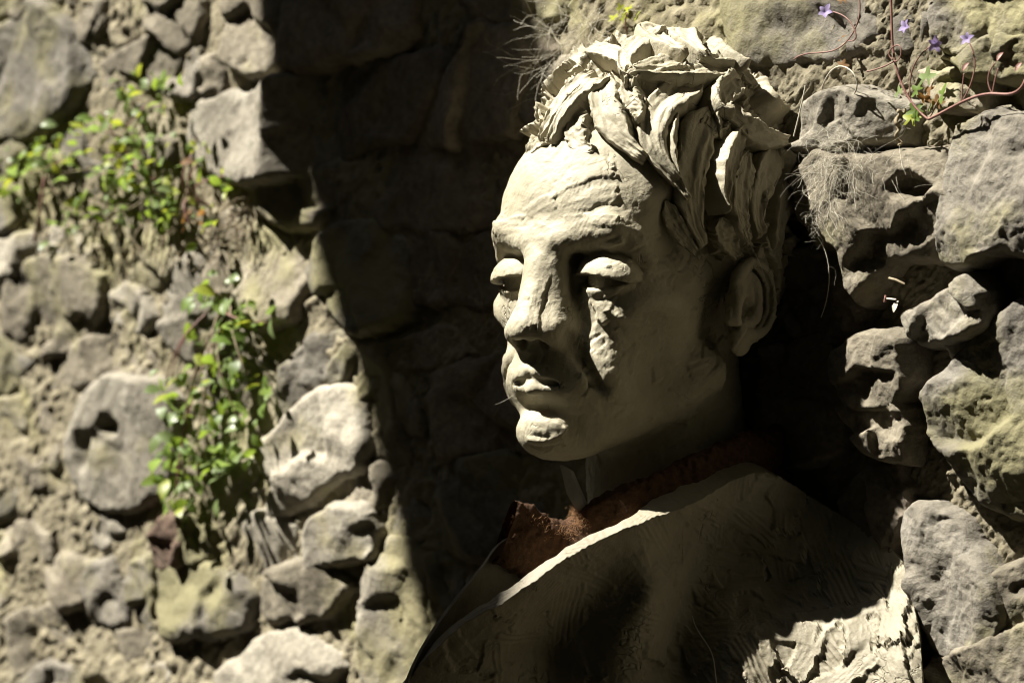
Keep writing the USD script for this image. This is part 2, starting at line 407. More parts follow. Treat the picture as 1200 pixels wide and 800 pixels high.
# outlines in the 1200 x 800 frame, carried onto the wall plane: (material, height in mm, outline, extras)
STONES = [
    ('stone_grey', 26, [(0, 38), (20, 22), (40, 5), (62, 10), (75, 30), (85, 45), (92, 60), (100, 66), (108, 85), (95, 105), (80, 125), (65, 142), (40, 157), (10, 162), (-25, 155), (-28, 45)]),
    ('stone_tan', 22, [(-28, -30), (25, -30), (36, 0), (22, 15), (0, 20), (-28, 26)]),
    ('stone_tan', 24, [(92, 14), (108, 0), (118, 5), (120, 30), (100, 45), (87, 49), (90, 32)]),
    ('stone_tan', 22, [(56, -30), (80, -30), (80, 4), (66, 12), (58, 2)]),
    ('stone_tan', 24, [(117, 80), (140, 66), (165, 56), (187, 42), (210, 47), (212, 70), (202, 86), (180, 97), (150, 101), (122, 97)]),
    ('stone_tan', 27, [(166, 12), (185, -28), (228, -28), (234, 20), (229, 50), (207, 60), (190, 38), (170, 32)]),
    ('stone_grey', 22, [(200, 80), (216, 64), (232, 62), (236, 86), (228, 110), (210, 113), (199, 101)]),
    ('stone_tan', 34, [(272, -30), (338, -30), (332, 40), (327, 78), (305, 88), (283, 80), (264, 68), (271, 40)]),
    ('stone_tan', 16, [(238, 74), (258, 66), (263, 85), (259, 110), (246, 113), (239, 100)]),
    ('stone_pale', 46, [(213, 135), (225, 124), (290, 111), (325, 97), (352, 94), (386, 118), (386, 178), (340, 200), (300, 210), (255, 202), (220, 187), (211, 160)], 'wedge'),
    ('stone_tan', 24, [(308, 215), (330, 197), (360, 196), (390, 197), (394, 235), (372, 262), (340, 267), (318, 252), (304, 240)]),
    ('stone_tan', 32, [(256, 255), (280, 256), (302, 274), (344, 285), (354, 320), (337, 370), (311, 381), (284, 345), (250, 331), (245, 298)]),
    ('stone_grey', 30, [(355, 312), (375, 286), (400, 270), (440, 262), (472, 290), (470, 366), (430, 384), (405, 380), (390, 356), (370, 358), (354, 335)]),
    ('stone_pale', 20, [(205, 332), (225, 300), (233, 310), (240, 340), (264, 362), (270, 390), (240, 416), (222, 419), (195, 396), (184, 370)]),
    ('stone_pale', 20, [(130, 352), (150, 337), (170, 345), (183, 370), (165, 386), (147, 378), (127, 370)]),
    ('stone_tan', 26, [(5, 322), (60, 300), (100, 315), (121, 325), (118, 360), (98, 396), (60, 411), (22, 421), (2, 390)]),
    ('stone_pale', 24, [(-28, 292), (0, 285), (38, 277), (56, 298), (20, 318), (-28, 332)]),
    ('stone_pale', 20, [(62, 268), (100, 265), (112, 288), (92, 312), (67, 316), (58, 290)]),
    ('stone_grey', 22, [(-28, 400), (0, 398), (18, 424), (32, 426), (8, 456), (-28, 472)]),
    ('stone_pale', 30, [(72, 520), (88, 472), (110, 450), (140, 447), (190, 454), (206, 475), (201, 530), (186, 575), (160, 592), (120, 594), (95, 577), (79, 545)], 'ledge'),
    ('stone_pale', 18, [(0, 472), (20, 465), (26, 500), (20, 545), (-28, 552), (-28, 480)]),
    ('stone_grey', 14, [(-28, 562), (15, 556), (25, 580), (10, 601), (-28, 606)]),
    ('stone_pale', 34, [(312, 522), (330, 506), (345, 484), (370, 460), (395, 455), (420, 470), (426, 520), (421, 541), (390, 556), (360, 586), (336, 593), (314, 602), (320, 560)]),
    ('stone_grey', 26, [(324, 482), (340, 430), (365, 400), (390, 395), (406, 415), (400, 446), (372, 458), (345, 482), (326, 491)]),
    ('stone_tan', 20, [(392, 560), (422, 546), (448, 548), (470, 575), (452, 592), (402, 585)]),
    ('stone_pale', 36, [(349, 642), (365, 618), (395, 600), (420, 597), (433, 614), (433, 648), (400, 656), (360, 661)]),
    ('stone_tan', 32, [(290, 702), (318, 676), (350, 665), (378, 661), (398, 690), (382, 715), (330, 723), (295, 724)]),
    ('stone_grey', 30, [(184, 668), (215, 660), (250, 665), (275, 680), (288, 700), (284, 730), (250, 739), (225, 736), (200, 746), (184, 715)]),
    ('stone_grey', 20, [(154, 662), (180, 658), (182, 700), (172, 731), (158, 716), (152, 690)]),
    ('stone_red', 32, [(177, 632), (195, 607), (211, 610), (211, 640), (205, 659), (181, 659)]),
    ('stone_grey', 28, [(213, 640), (224, 609), (246, 620), (249, 651), (219, 656)]),
    ('stone_grey', 22, [(107, 666), (125, 660), (140, 700), (146, 726), (132, 731), (107, 716), (104, 690)]),
    ('stone_tan', 24, [(48, 668), (75, 655), (103, 662), (103, 700), (75, 709), (60, 692)]),
    ('stone_pale', 28, [(262, 795), (290, 760), (320, 745), (345, 741), (370, 764), (408, 780), (412, 832), (258, 832)]),
    ('stone_pale', 20, [(428, 690), (437, 650), (455, 634), (490, 634), (500, 660), (493, 720), (502, 780), (497, 836), (430, 836), (424, 740)]),
    ('stone_grey', 14, [(506, 658), (527, 656), (540, 690), (530, 715), (508, 705)]),
    ('stone_pale', 14, [(170, 792), (181, 778), (196, 784), (203, 832), (164, 832)]),
    ('stone_grey', 14, [(25, 800), (60, 780), (96, 790), (102, 832), (18, 832)]),
    ('stone_tan', 16, [(-10, 632), (12, 628), (17, 655), (2, 668), (-22, 662)]),
    ('stone_tan', 18, [(-28, 690), (-2, 680), (8, 700), (0, 720), (-28, 725)]),
    ('stone_pale', 16, [(110, 615), (130, 606), (138, 622), (124, 640), (106, 634)]),
    # in the band of shade
    ('stone_dark', 40, [(342, -30), (470, -30), (478, 30), (466, 58), (430, 60), (395, 70), (350, 82), (334, 72)]),
    ('stone_dark', 30, [(395, 100), (420, 82), (480, 72), (520, 62), (548, 66), (508, 108), (482, 150), (458, 164), (420, 168), (393, 184), (391, 130)]),
    ('stone_dark', 30, [(486, 156), (506, 112), (550, 66), (562, 34), (625, 27), (640, 60), (612, 72), (608, 120), (600, 152), (540, 164), (490, 168)]),
    ('stone_dark', 26, [(536, -30), (612, -30), (618, 14), (556, 25), (541, 8)]),
    ('stone_dark', 20, [(400, 192), (470, 177), (600, 168), (612, 200), (592, 258), (500, 268), (450, 258), (402, 240)]),
    ('stone_dark', 24, [(480, 278), (590, 268), (600, 330), (560, 352), (482, 348)]),
    ('stone_dark', 22, [(480, 402), (530, 390), (544, 408), (502, 430), (480, 426)]),
    ('stone_tan', 18, [(454, 440), (470, 440), (486, 475), (492, 502), (472, 502), (450, 470)]),
    ('stone_dark', 24, [(508, 442), (600, 420), (640, 460), (630, 520), (522, 530)]),
    ('stone_grey', 22, [(512, 545), (600, 535), (640, 560), (620, 640), (560, 650), (520, 640)]),
    ('stone_tan', 22, [(612, 74), (640, 64), (690, 74), (720, 110), (690, 160), (650, 150), (618, 128)]),
    ('stone_tan', 16, [(626, 0), (640, -20), (690, -25), (690, 0), (650, 16), (630, 14)]),
    # to the right of the bust
    ('stone_grey', 22, [(840, -30), (1026, -30), (1031, 0), (1022, 50), (985, 66), (950, 62), (905, 72), (860, 60)]),
    ('stone_grey', 26, [(1106, -30), (1232, -30), (1232, 40), (1170, 49), (1130, 55), (1100, 42), (1098, 10)]),
    ('stone_grey', 24, [(1121, 72), (1160, 54), (1200, 48), (1232, 55), (1232, 82), (1180, 86), (1135, 82)]),
    ('stone_tan', 16, [(1094, 92), (1130, 88), (1150, 101), (1147, 116), (1110, 121)]),
    ('stone_pale', 34, [(946, 168), (954, 126), (1000, 117), (1046, 131), (1047, 154), (1010, 158), (978, 170)]),
    ('stone_tan', 42, [(940, 210), (962, 190), (1010, 202), (1060, 190), (1098, 184), (1106, 215), (1104, 262), (1090, 292), (1040, 298), (1006, 337), (985, 275), (960, 282), (944, 250)], 'hollow'),
    ('stone_grey', 44, [(1112, 210), (1124, 152), (1160, 139), (1232, 148), (1232, 292), (1190, 286), (1150, 296), (1112, 298), (1110, 262)]),
    ('stone_pale', 44, [(1065, 374), (1095, 360), (1130, 337), (1143, 346), (1147, 370), (1120, 386), (1070, 391)]),
    ('stone_pale', 26, [(1120, 397), (1148, 388), (1160, 398), (1142, 412), (1124, 413)]),
    ('stone_tan', 36, [(988, 421), (1020, 402), (1055, 404), (1061, 440), (1048, 468), (1000, 466), (990, 445)]),
    ('stone_tan', 34, [(994, 482), (1045, 463), (1062, 500), (1056, 532), (1020, 524), (1000, 496)]),
    ('stone_grey', 32, [(1097, 462), (1130, 420), (1170, 380), (1232, 338), (1232, 604), (1182, 592), (1142, 572), (1120, 532), (1104, 500)]),
    ('stone_grey', 26, [(1066, 612), (1095, 605), (1125, 620), (1141, 650), (1164, 682), (1172, 720), (1160, 750), (1120, 770), (1094, 752), (1078, 680)]),
    ('stone_tan', 22, [(1168, 682), (1232, 660), (1232, 716), (1182, 742), (1175, 718)]),
    ('stone_tan', 26, [(1098, 778), (1150, 768), (1200, 742), (1232, 725), (1232, 838), (1098, 838)]),
    ('stone_dark', 18, [(1010, 560), (1050, 545), (1060, 590), (1040, 640), (1000, 640), (990, 590)]),
    ('stone_dark', 18, [(900, 420), (960, 400), (985, 440), (980, 520), (930, 540), (890, 500)]),
    ('stone_dark', 18, [(920, 300), (980, 295), (1000, 345), (985, 390), (930, 385)]),
    ('stone_grey', 16, [(62, 168), (110, 150), (128, 170), (124, 215), (96, 235), (62, 215)]),
    ('stone_grey', 18, [(-28, 172), (0, 166), (54, 168), (54, 214), (30, 250), (0, 264), (-28, 262)]),
    ('stone_tan', 14, [(138, 176), (170, 160), (204, 172), (206, 222), (180, 255), (140, 245), (128, 215)]),
    ('stone_tan', 16, [(100, 402), (130, 390), (196, 402), (232, 430), (205, 448), (140, 443), (106, 446), (62, 456), (52, 432)]),
    ('stone_tan', 16, [(250, 398), (300, 388), (332, 410), (322, 470), (290, 490), (248, 470), (238, 430)]),
    ('stone_pale', 16, [(268, 612), (310, 604), (345, 618), (342, 655), (300, 672), (272, 655)]),
    ('stone_tan', 14, [(30, 478), (60, 470), (68, 520), (74, 560), (40, 575), (28, 540)]),
    ('stone_tan', 14, [(205, 490), (240, 480), (300, 500), (304, 560), (270, 596), (215, 585)]),
    ('stone_tan', 14, [(120, 744), (180, 738), (250, 748), (258, 775), (200, 778), (130, 780)]),
    ('stone_tan', 14, [(20, 615), (95, 605), (100, 640), (60, 652), (22, 650)]),
    ('stone_tan', 14, [(12, 728), (60, 715), (98, 720), (96, 770), (50, 776), (14, 790)]),
    ('stone_pale', 16, [(436, 594), (480, 588), (504, 600), (498, 630), (440, 632)]),
    ('stone_tan', 14, [(412, 400), (440, 392), (452, 430), (462, 480), (480, 540), (452, 544), (428, 530), (426, 466), (404, 450)]),
    ('stone_tan', 14, [(136, 262), (200, 264), (218, 300), (188, 334), (150, 334), (124, 312)]),
    ('stone_grey', 10, [(1052, 20), (1078, 4), (1092, 26), (1082, 52), (1056, 56)]),
]
wall = thing('stone_wall', 'sunlit rubble stone wall of rough limestone pieces in crumbling sandy mortar', 'wall')
polys = []
for i, st in enumerate(STONES):
    mat, h, outline = st[:3]
    hs = h / 1000 * (0.85 if outline[0][0] > 880 else 0.58)
    P = np.array([px_wall(x, y, hs * 0.7) for x, y in outline])
    P = np.array(Polygon(P).buffer(0.009 if len(outline) < 40 else 0.0, join_style=2).exterior.coords)[:-1]
    polys.append(Polygon(P).buffer(0))
    right = outline[0][0] > 880
    planes, pits, rough = [], [], 1.0
    if len(st) > 3 and st[3] == 'wedge':
        a, z = px_wall(308, 150, 0.036)
        planes = [(a, z, 0.36, -0.12, 0.036), (a, z, -0.95, 0.0, 0.036)]; rough = 0.7
    if len(st) > 3 and st[3] == 'ledge':
        for (x, y, ra, rz) in [(98, 528, 0.012, 0.016), (130, 500, 0.010, 0.007)]:
            a, z = px_wall(x, y); pits.append((a, z, ra, rz, 0.010))
    if len(st) > 3 and st[3] == 'hollow':
        a, z = px_wall(1070, 222, 0.03); pits.append((a, z, 0.013, 0.006, 0.016))
    if mat == 'stone_pale' and not right:
        rough = 0.75
    mesh = stone_mesh(P, h / 1000 * (0.85 if right else 0.58), 100 + i, 0.0014 if right else 0.0028, planes, rough, 0.012 if right else 0.014, 1.0, pits)
    obj('stone', mesh, M[mat], wall, 'small reddish brown stone' if mat == 'stone_red' else None, smooth=40 if right else True)

# stones of the wall just outside the picture, so that the wall goes on
A0, A1 = px_wall(-28, 400)[0], px_wall(1230, 400)[0]
Z0, Z1 = px_wall(0, 838)[1], px_wall(0, -30)[1]
r = np.random.default_rng(5)
seeds = []
for ga in np.arange(A0 - 0.3, A1 + 0.3, 0.10):
    for gz in np.arange(-0.48, 0.5, 0.085):
        seeds.append((ga + r.uniform(-.03, .03), gz + r.uniform(-.025, .025)))
from scipy.spatial import Voronoi
seeds = np.array(seeds); vor = Voronoi(seeds)
inside = Polygon([px_wall(-20, -22), px_wall(1222, -22), px_wall(1222, 828), px_wall(-20, 828)])
k = 0
for s, reg in zip(seeds, vor.point_region):
    vs = vor.regions[reg]
    if -1 in vs or not vs:
        continue
    pg = Polygon(vor.vertices[vs])
    if pg.area > 0.02:
        continue
    pg = pg.difference(inside)
    for q in polys:
        if pg.intersects(q):
            pg = pg.difference(q.buffer(0.004))
    pg = pg.buffer(-0.003)
    if pg.geom_type == 'MultiPolygon':
        pg = max(pg.geoms, key=lambda g_: g_.area)
    if pg.is_empty or pg.geom_type != 'Polygon' or pg.area < 0.0008:
        continue
    k += 1
    obj('stone', stone_mesh(np.array(pg.exterior.coords)[:-1], r.uniform(0.012, 0.024), 400 + k, 0.006),
        M[['stone_grey', 'stone_tan', 'stone_pale', 'stone_tan'][k % 4]], wall)

# small stones and chips bedded in the joints
r = np.random.default_rng(15)
tries = 0; chips = []
while len(chips) < 95 and tries < 6000:
    tries += 1
    c = np.array([r.uniform(A0, A1), r.uniform(Z0, Z1)])
    rad = r.choice([0.007, 0.010, 0.014, 0.018]) * r.uniform(0.85, 1.2)
    disc = Point(*c).buffer(rad * 1.05)
    if any(disc.intersects(q) for q in polys) or any(np.linalg.norm(c - c2) < rad + r2_ + 0.002 for c2, r2_ in chips):
        continue
    chips.append((c, rad))
    n_ = r.integers(5, 9); th = np.sort(r.uniform(0, 2 * np.pi, n_) * 0.35 + np.linspace(0, 2 * np.pi, n_, endpoint=False))
    ra, rz = rad * r.uniform(0.9, 1.25), rad * r.uniform(0.55, 0.9)
    P = np.stack([c[0] + ra * np.cos(th), c[1] + rz * np.sin(th)], 1)
    obj('stone', stone_mesh(P, r.uniform(0.012, 0.022), 700 + len(chips), 0.0016 if c[0] > 0 else 0.0028, (), 0.8, 0.012), M[['stone_grey', 'stone_tan', 'stone_pale', 'stone_tan', 'stone_tan'][len(chips) % 5]], wall)

# mortar: one crumbly bed behind and between the stones, coarse beyond the picture
def bed(a0, a1, z0, z1, step, rough=1.0):
    na, nz = int((a1 - a0) / step) + 1, int((z1 - z0) / step) + 1
    ga, gz = np.meshgrid(np.linspace(a0, a1, na), np.linspace(z0, z1, nz), indexing='ij')
    p = np.c_[ga.ravel(), gz.ravel(), np.zeros(ga.size)]
    w = p + 0.012 * np.stack([fbm(p * 30, 2, 71), fbm(p * 30, 2, 73), 0 * p[:, 0]], 1)
    H = 0.0062 + 0.005 * fbm(w * 12, 3, 61) + 0.0014 * ridged(w * 50, 4, 63, 0.6) + 0.0034 * fbm(w * 170, 4, 67, 0.85)
    H += 0.0030 * np.clip(noise(w * 170, 81), -0.2, 1) * (noise(w * 25, 83) > -0.1)
    H -= 0.014 * sstep(0.5, 0.8, noise(w * 24, 91))
    H = np.clip(H, -0.03, 0.016)
    e = np.minimum.reduce([p[:, 0] - a0, a1 - p[:, 0], p[:, 1] - z0, z1 - p[:, 1]])
    return wall_pt(p[:, 0], p[:, 1], H), tris(grid_faces(na, nz))


AM = px_wall(860, 400)[0]
v1, f1 = bed(A0 - 0.02, AM, Z0 - 0.02, Z1 + 0.02, 0.0026)
v2, f2 = bed(AM, A1 + 0.02, Z0 - 0.02, Z1 + 0.02, 0.0013)
obj('mortar', (v1, f1[:, ::-1]), M['mortar'], wall)
obj('mortar', (v2, f2[:, ::-1]), M['mortar'], wall, smooth=50)
for (a0, a1, z0, z1) in [(A0 - 1.6, A0 - 0.02, -1.55, 1.0), (A1 + 0.02, A1 + 1.2, -1.55, 1.0), (A0 - 0.02, A1 + 0.02, Z1 + 0.02, 1.0), (A0 - 0.02, A1 + 0.02, -1.55, Z0 - 0.02)]:
    vv, ff = bed(a0, a1, z0, z1, 0.012)
    obj('mortar', (vv, ff[:, ::-1]), M['mortar'], wall)
# the body of the wall behind its face
bx = trimesh.creation.box([2.8 + (A1 - A0), 0.35, 2.5])
bx.apply_transform(np.array([[*np.c_[WT, -WN, [0, 0, 1]][0], 0], [*np.c_[WT, -WN, [0, 0, 1]][1], 0], [*np.c_[WT, -WN, [0, 0, 1]][2], 0], [0, 0, 0, 1]]))
bx.apply_translation(wall_pt((A0 + A1) / 2 - 0.2, -0.27, -0.24))
obj('wall_core', bx, M['mortar'], wall, smooth=False)

# ------------------------------------------------------------------ the clay bust
AL = math.radians(40)
HF = np.array([-math.sin(AL), -math.cos(AL), 0.0]); HR = np.array([math.cos(AL), -math.sin(AL), 0.0]); HU = np.array([0, 0, 1.0])
HC = np.array([0.071, 0.0, 1.541])
HB = np.stack([HF, HR, HU])          # rows: axes of the head


def h2w(p):
    return HC + (np.asarray(p, float) / 1000) @ HB


def w2h(p):
    return ((np.asarray(p, float) - HC) @ HB.T) * 1000


class Field:
    """a signed distance field on a grid, in millimetres of the head's frame"""
    def __init__(s, lo, hi, h):
        s.lo, s.h = np.array(lo, float), h
        s.n = np.ceil((np.array(hi) - lo) / h).astype(int) + 1
        s.ax = [(lo[k] + h * np.arange(s.n[k])).astype(np.float32) for k in range(3)]
        s.D = np.full(s.n, 40.0, np.float32)

    def sl(s, lo, hi):
        out = []
        for k in range(3):
            a = max(0, int((lo[k] - s.lo[k]) / s.h)); b = min(s.n[k], int((hi[k] - s.lo[k]) / s.h) + 2)
            out.append(slice(a, max(a, b)))
        return tuple(out)

    def apply(s, fn, lo, hi, k, mode):
        q = s.sl(np.array(lo) - k - 6, np.array(hi) + k + 6)
        X, Y, Z = s.ax[0][q[0]][:, None, None], s.ax[1][q[1]][None, :, None], s.ax[2][q[2]][None, None, :]
        d = fn(X, Y, Z); D = s.D[q]
        if mode == 'add':
            h = np.maximum(k - np.abs(D - d), 0) / k; s.D[q] = np.minimum(D, d) - h * h * k / 4
        else:
            d = -d; h = np.maximum(k - np.abs(D - d), 0) / k; s.D[q] = np.maximum(D, d) + h * h * k / 4

    def ell(s, c, r, k=8, mode='add', rot=None):
        c, r = np.array(c, float), np.array(r, float)
        R = np.eye(3) if rot is None else rot
        big = np.full(3, max(r)) if rot is not None else r

        def fn(X, Y, Z):
            x, y, z = X - c[0], Y - c[1], Z - c[2]
            a = (R[0, 0] * x + R[0, 1] * y + R[0, 2] * z) / r[0]; b = (R[1, 0] * x + R[1, 1] * y + R[1, 2] * z) / r[1]; g = (R[2, 0] * x + R[2, 1] * y + R[2, 2] * z) / r[2]
            k0 = np.sqrt(a * a + b * b + g * g) + 1e-6
            k1 = np.sqrt((a / r[0]) ** 2 + (b / r[1]) ** 2 + (g / r[2]) ** 2) + 1e-6
            return (k0 * (k0 - 1) / k1).astype(np.float32)
        s.apply(fn, c - big, c + big, k, mode)

    def cone(s, a, b, ra, rb, k=6, mode='add'):
        a, b = np.array(a, float), np.array(b, float); m = max(ra, rb); d = b - a; L2 = d @ d

        def fn(X, Y, Z):
            x, y, z = X - a[0], Y - a[1], Z - a[2]
            t = np.clip((x * d[0] + y * d[1] + z * d[2]) / L2, 0, 1)
            return (np.sqrt((x - t * d[0]) ** 2 + (y - t * d[1]) ** 2 + (z - t * d[2]) ** 2) - (ra + (rb - ra) * t)).astype(np.float32)
        s.apply(fn, np.minimum(a, b) - m, np.maximum(a, b) + m, k, mode)

    def mesh(s):
        D = s.D; n = s.n
        acc = np.zeros(tuple(n - 1) + (3,), np.float32); cnt = np.zeros(tuple(n - 1), np.float32)
        ins = D < 0
        for ax in range(3):
            A = [slice(None)] * 3; B = [slice(None)] * 3; A[ax] = slice(0, -1); B[ax] = slice(1, None)
            d0, d1 = D[tuple(A)], D[tuple(B)]
            cr = (d0 < 0) != (d1 < 0)
            idx = np.argwhere(cr); t = d0[cr] / (d0[cr] - d1[cr])
            pos = idx.astype(np.float32); pos[:, ax] += t
            o = [k for k in range(3) if k != ax]
            for e0 in (0, -1):
                for e1 in (0, -1):
                    c = idx.copy(); c[:, o[0]] += e0; c[:, o[1]] += e1
                    ok = ((c >= 0) & (c < n - 1)).all(1)
                    np.add.at(acc, tuple(c[ok].T), pos[ok]); np.add.at(cnt, tuple(c[ok].T), 1)
        has = cnt > 0
        ids = np.full(cnt.shape, -1, np.int64); ids[has] = np.arange(has.sum())
        v = acc[has] / cnt[has][:, None] * s.h + s.lo
        faces = []
        for ax in range(3):
            A = [slice(None)] * 3; B = [slice(None)] * 3; A[ax] = slice(0, -1); B[ax] = slice(1, None)
            d0, d1 = D[tuple(A)] < 0, D[tuple(B)] < 0
            o = [k for k in range(3) if k != ax]
            for flip in (False, True):
                idx = np.argwhere((d0 & ~d1) if not flip else (~d0 & d1))
                idx = idx[(idx[:, o[0]] > 0) & (idx[:, o[1]] > 0) & (idx[:, o[0]] < n[o[0]] - 1) & (idx[:, o[1]] < n[o[1]] - 1)]
                c = []
                for e0, e1 in ((-1, -1), (0, -1), (0, 0), (-1, 0)):
                    q = idx.copy(); q[:, o[0]] += e0; q[:, o[1]] += e1
                    c.append(ids[tuple(q.T)])
                quad = np.stack(c, 1)
                if flip ^ (ax == 1):
                    quad = quad[:, ::-1]
                faces.append(quad)
        q = np.vstack(faces)
        return v, tris(q[(q >= 0).all(1)])


def rotm(ax, deg):
    return trimesh.transformations.rotation_matrix(math.radians(deg), ax)[:3, :3].T


F = Field((-112, -84, -190), (122, 92, 112), 1.05)
F.ell((-12, 0, 34), (91, 70, 72), 1)                       # skull
F.ell((34, 0, 28), (46, 55, 42), 20)                      # forehead
F.ell((30, 0, -28), (48, 55, 60), 20)                     # face
F.ell((30, 0, -62), (52, 40, 38), 18)                     # jaw
F.cone((-26, 0, -50), (-44, 0, -200), 46, 50, 24)         # neck
F.ell((74, 0, -92), (15, 19, 15), 14)                     # chin
for sg in (-1, 1):
    F.cone((-2, sg * 47, -58), (62, sg * 13, -92), 13, 12, 16)
    F.ell((49, sg * 42, -24), (21, 18, 14), 14)           # cheekbone
    F.ell((50, sg * 30, -58), (24, 16, 20), 16)
    F.ell((87, sg * 31, -4), (20, 19, 14.5), 6, 'cut')      # eye socket
    F.ell((78, sg * 17, -4), (12, 9, 14), 8, 'cut')
    F.cone((81.5, sg * 9, 15), (70, sg * 37, 21), 6.8, 7.2, 8)  # brow
    F.cone((70, sg * 37, 21), (52, sg * 54, 6), 7.2, 5.8, 9)
    F.ell((30, sg * 67, 16), (30, 16, 26), 14, 'cut')     # temple
    F.ell((50, sg * 59, -50), (28, 14, 23), 15, 'cut')    # hollow of the cheek
F.cone((79, 0, 20), (85, 0, 0), 7.5, 6.5, 6)                 # nose
F.cone((85.5, 0, 0), (96, 0, -30), 6.8, 8.8, 5)
F.ell((94.5, 0, -34.5), (12.5, 10.5, 8.5), 6)
for sg in (-1, 1):
    F.ell((86.5, sg * 12.5, -36), (12, 7.2, 8), 9)
    F.cone((79.5, sg * 6, 5), (85, sg * 10, -29), 6, 7.5, 9)
    F.ell((93, sg * 8, -42), (7, 4, 5), 2, 'cut')         # nostril
F.ell((62, 0, -62), (32, 34, 24), 12)                     # muzzle
F.ell((97, 0, -50), (8, 4, 12), 5, 'cut')                 # philtrum
for sg in (-1, 1):
    F.cone((92, sg * 3, -57.5), (79, sg * 24, -63), 3.3, 2.2, 3.0)   # upper lip
    F.cone((92.5, 0, -67.6), (78, sg * 23, -66.8), 4.0, 2.2, 2.5)    # lower lip
    F.cone((100, 0, -62.4), (78, sg * 27, -66.0), 2.6, 1.6, 1.0, 'cut')
F.ell((92, 0, -79), (9, 18, 5.5), 7, 'cut')               # groove over the chin
F.ell((82, 0, -91), (12, 16, 11), 7)
for sg in (-1, 1):
    F.cone((86, sg * 20, -38), (74, sg * 33, -66), 3.2, 3.0, 6, 'cut')      # smile fold
    F.ell((62.5, sg * 31, -7), (10.5, 13, 11), 2)                            # eyeball

    def lid(X, Y, Z, sg=sg):
        d = np.sqrt((X - 65) ** 2 + ((Y - sg * 31) / 1.25) ** 2 + (Z + 6) ** 2) - 15.6
        return np.maximum(d, -(Z - (-4.2 - 0.006 * (sg * Y - 31) ** 2 - 0.10 * (sg * Y - 31))) * 0.9).astype(np.float32)
    F.apply(lid, (48, sg * 31 - 20, -10), (84, sg * 31 + 20, 12), 1.0, 'add')

    def low(X, Y, Z, sg=sg):
        d = np.sqrt((X - 64) ** 2 + ((Y - sg * 31) / 1.3) ** 2 + (Z + 7) ** 2) - 13.0
        return np.maximum(d, (Z + 11.8 - 0.010 * (sg * Y - 31) ** 2) * 0.7).astype(np.float32)
    F.apply(low, (48, sg * 31 - 20, -26), (84, sg * 31 + 20, -7), 1.5, 'add')
    F.cone((68, sg * 20, -17), (66, sg * 40, -19), 4, 4, 5)                  # bag under the eye
    # ear: plate, rim, inner fold, bowl, lobe and tragus, flaring backwards
    def e(f, u, out=0.0, sg=sg):
        return (f, sg * (70.5 + out + 0.32 * max(0.0, -(f + 1)) * 0.75), u)
    F.ell(e(-12, -19, -2), (15, 4.5, 21), 4, rot=rotm([0, 0, 1], sg * 17))
    th = np.linspace(math.radians(-75), math.radians(200), 22)
    ring = [e(-13 - 13.5 * math.sin(t) * (1.0 if t > 0 else 1.0), -17 + 20.5 * math.cos(t), 2.2) for t in th]
    for a_, b_ in zip(ring[:-1], ring[1:]):
        F.cone(a_, b_, 3.1, 3.1, 1.2)
    F.ell(e(-7, -24, 5), (7.5, 9, 9.5), 1.5, 'cut')
    inner = [e(-9.5 - 8.0 * math.sin(t), -18 + 13.5 * math.cos(t), 1.0) for t in np.linspace(math.radians(5), math.radians(190), 14)]
    for a_, b_ in zip(inner[:-1], inner[1:]):
        F.cone(a_, b_, 2.5, 2.5, 1.5)
    groove = [e(-13 - 11.0 * math.sin(t), -17 + 17.0 * math.cos(t), 3.8) for t in np.linspace(math.radians(-10), math.radians(150), 14)]
    for a_, b_ in zip(groove[:-1], groove[1:]):
        F.cone(a_, b_, 1.7, 1.7, 1.0, 'cut')
    F.ell(e(-6, -41, -0.5), (7.5, 4.5, 8), 4)
    F.cone(e(0, -17, -0.5), e(0.5, -28, -0.5), 3.6, 3.8, 3)
hv, hf = F.mesh()
del F


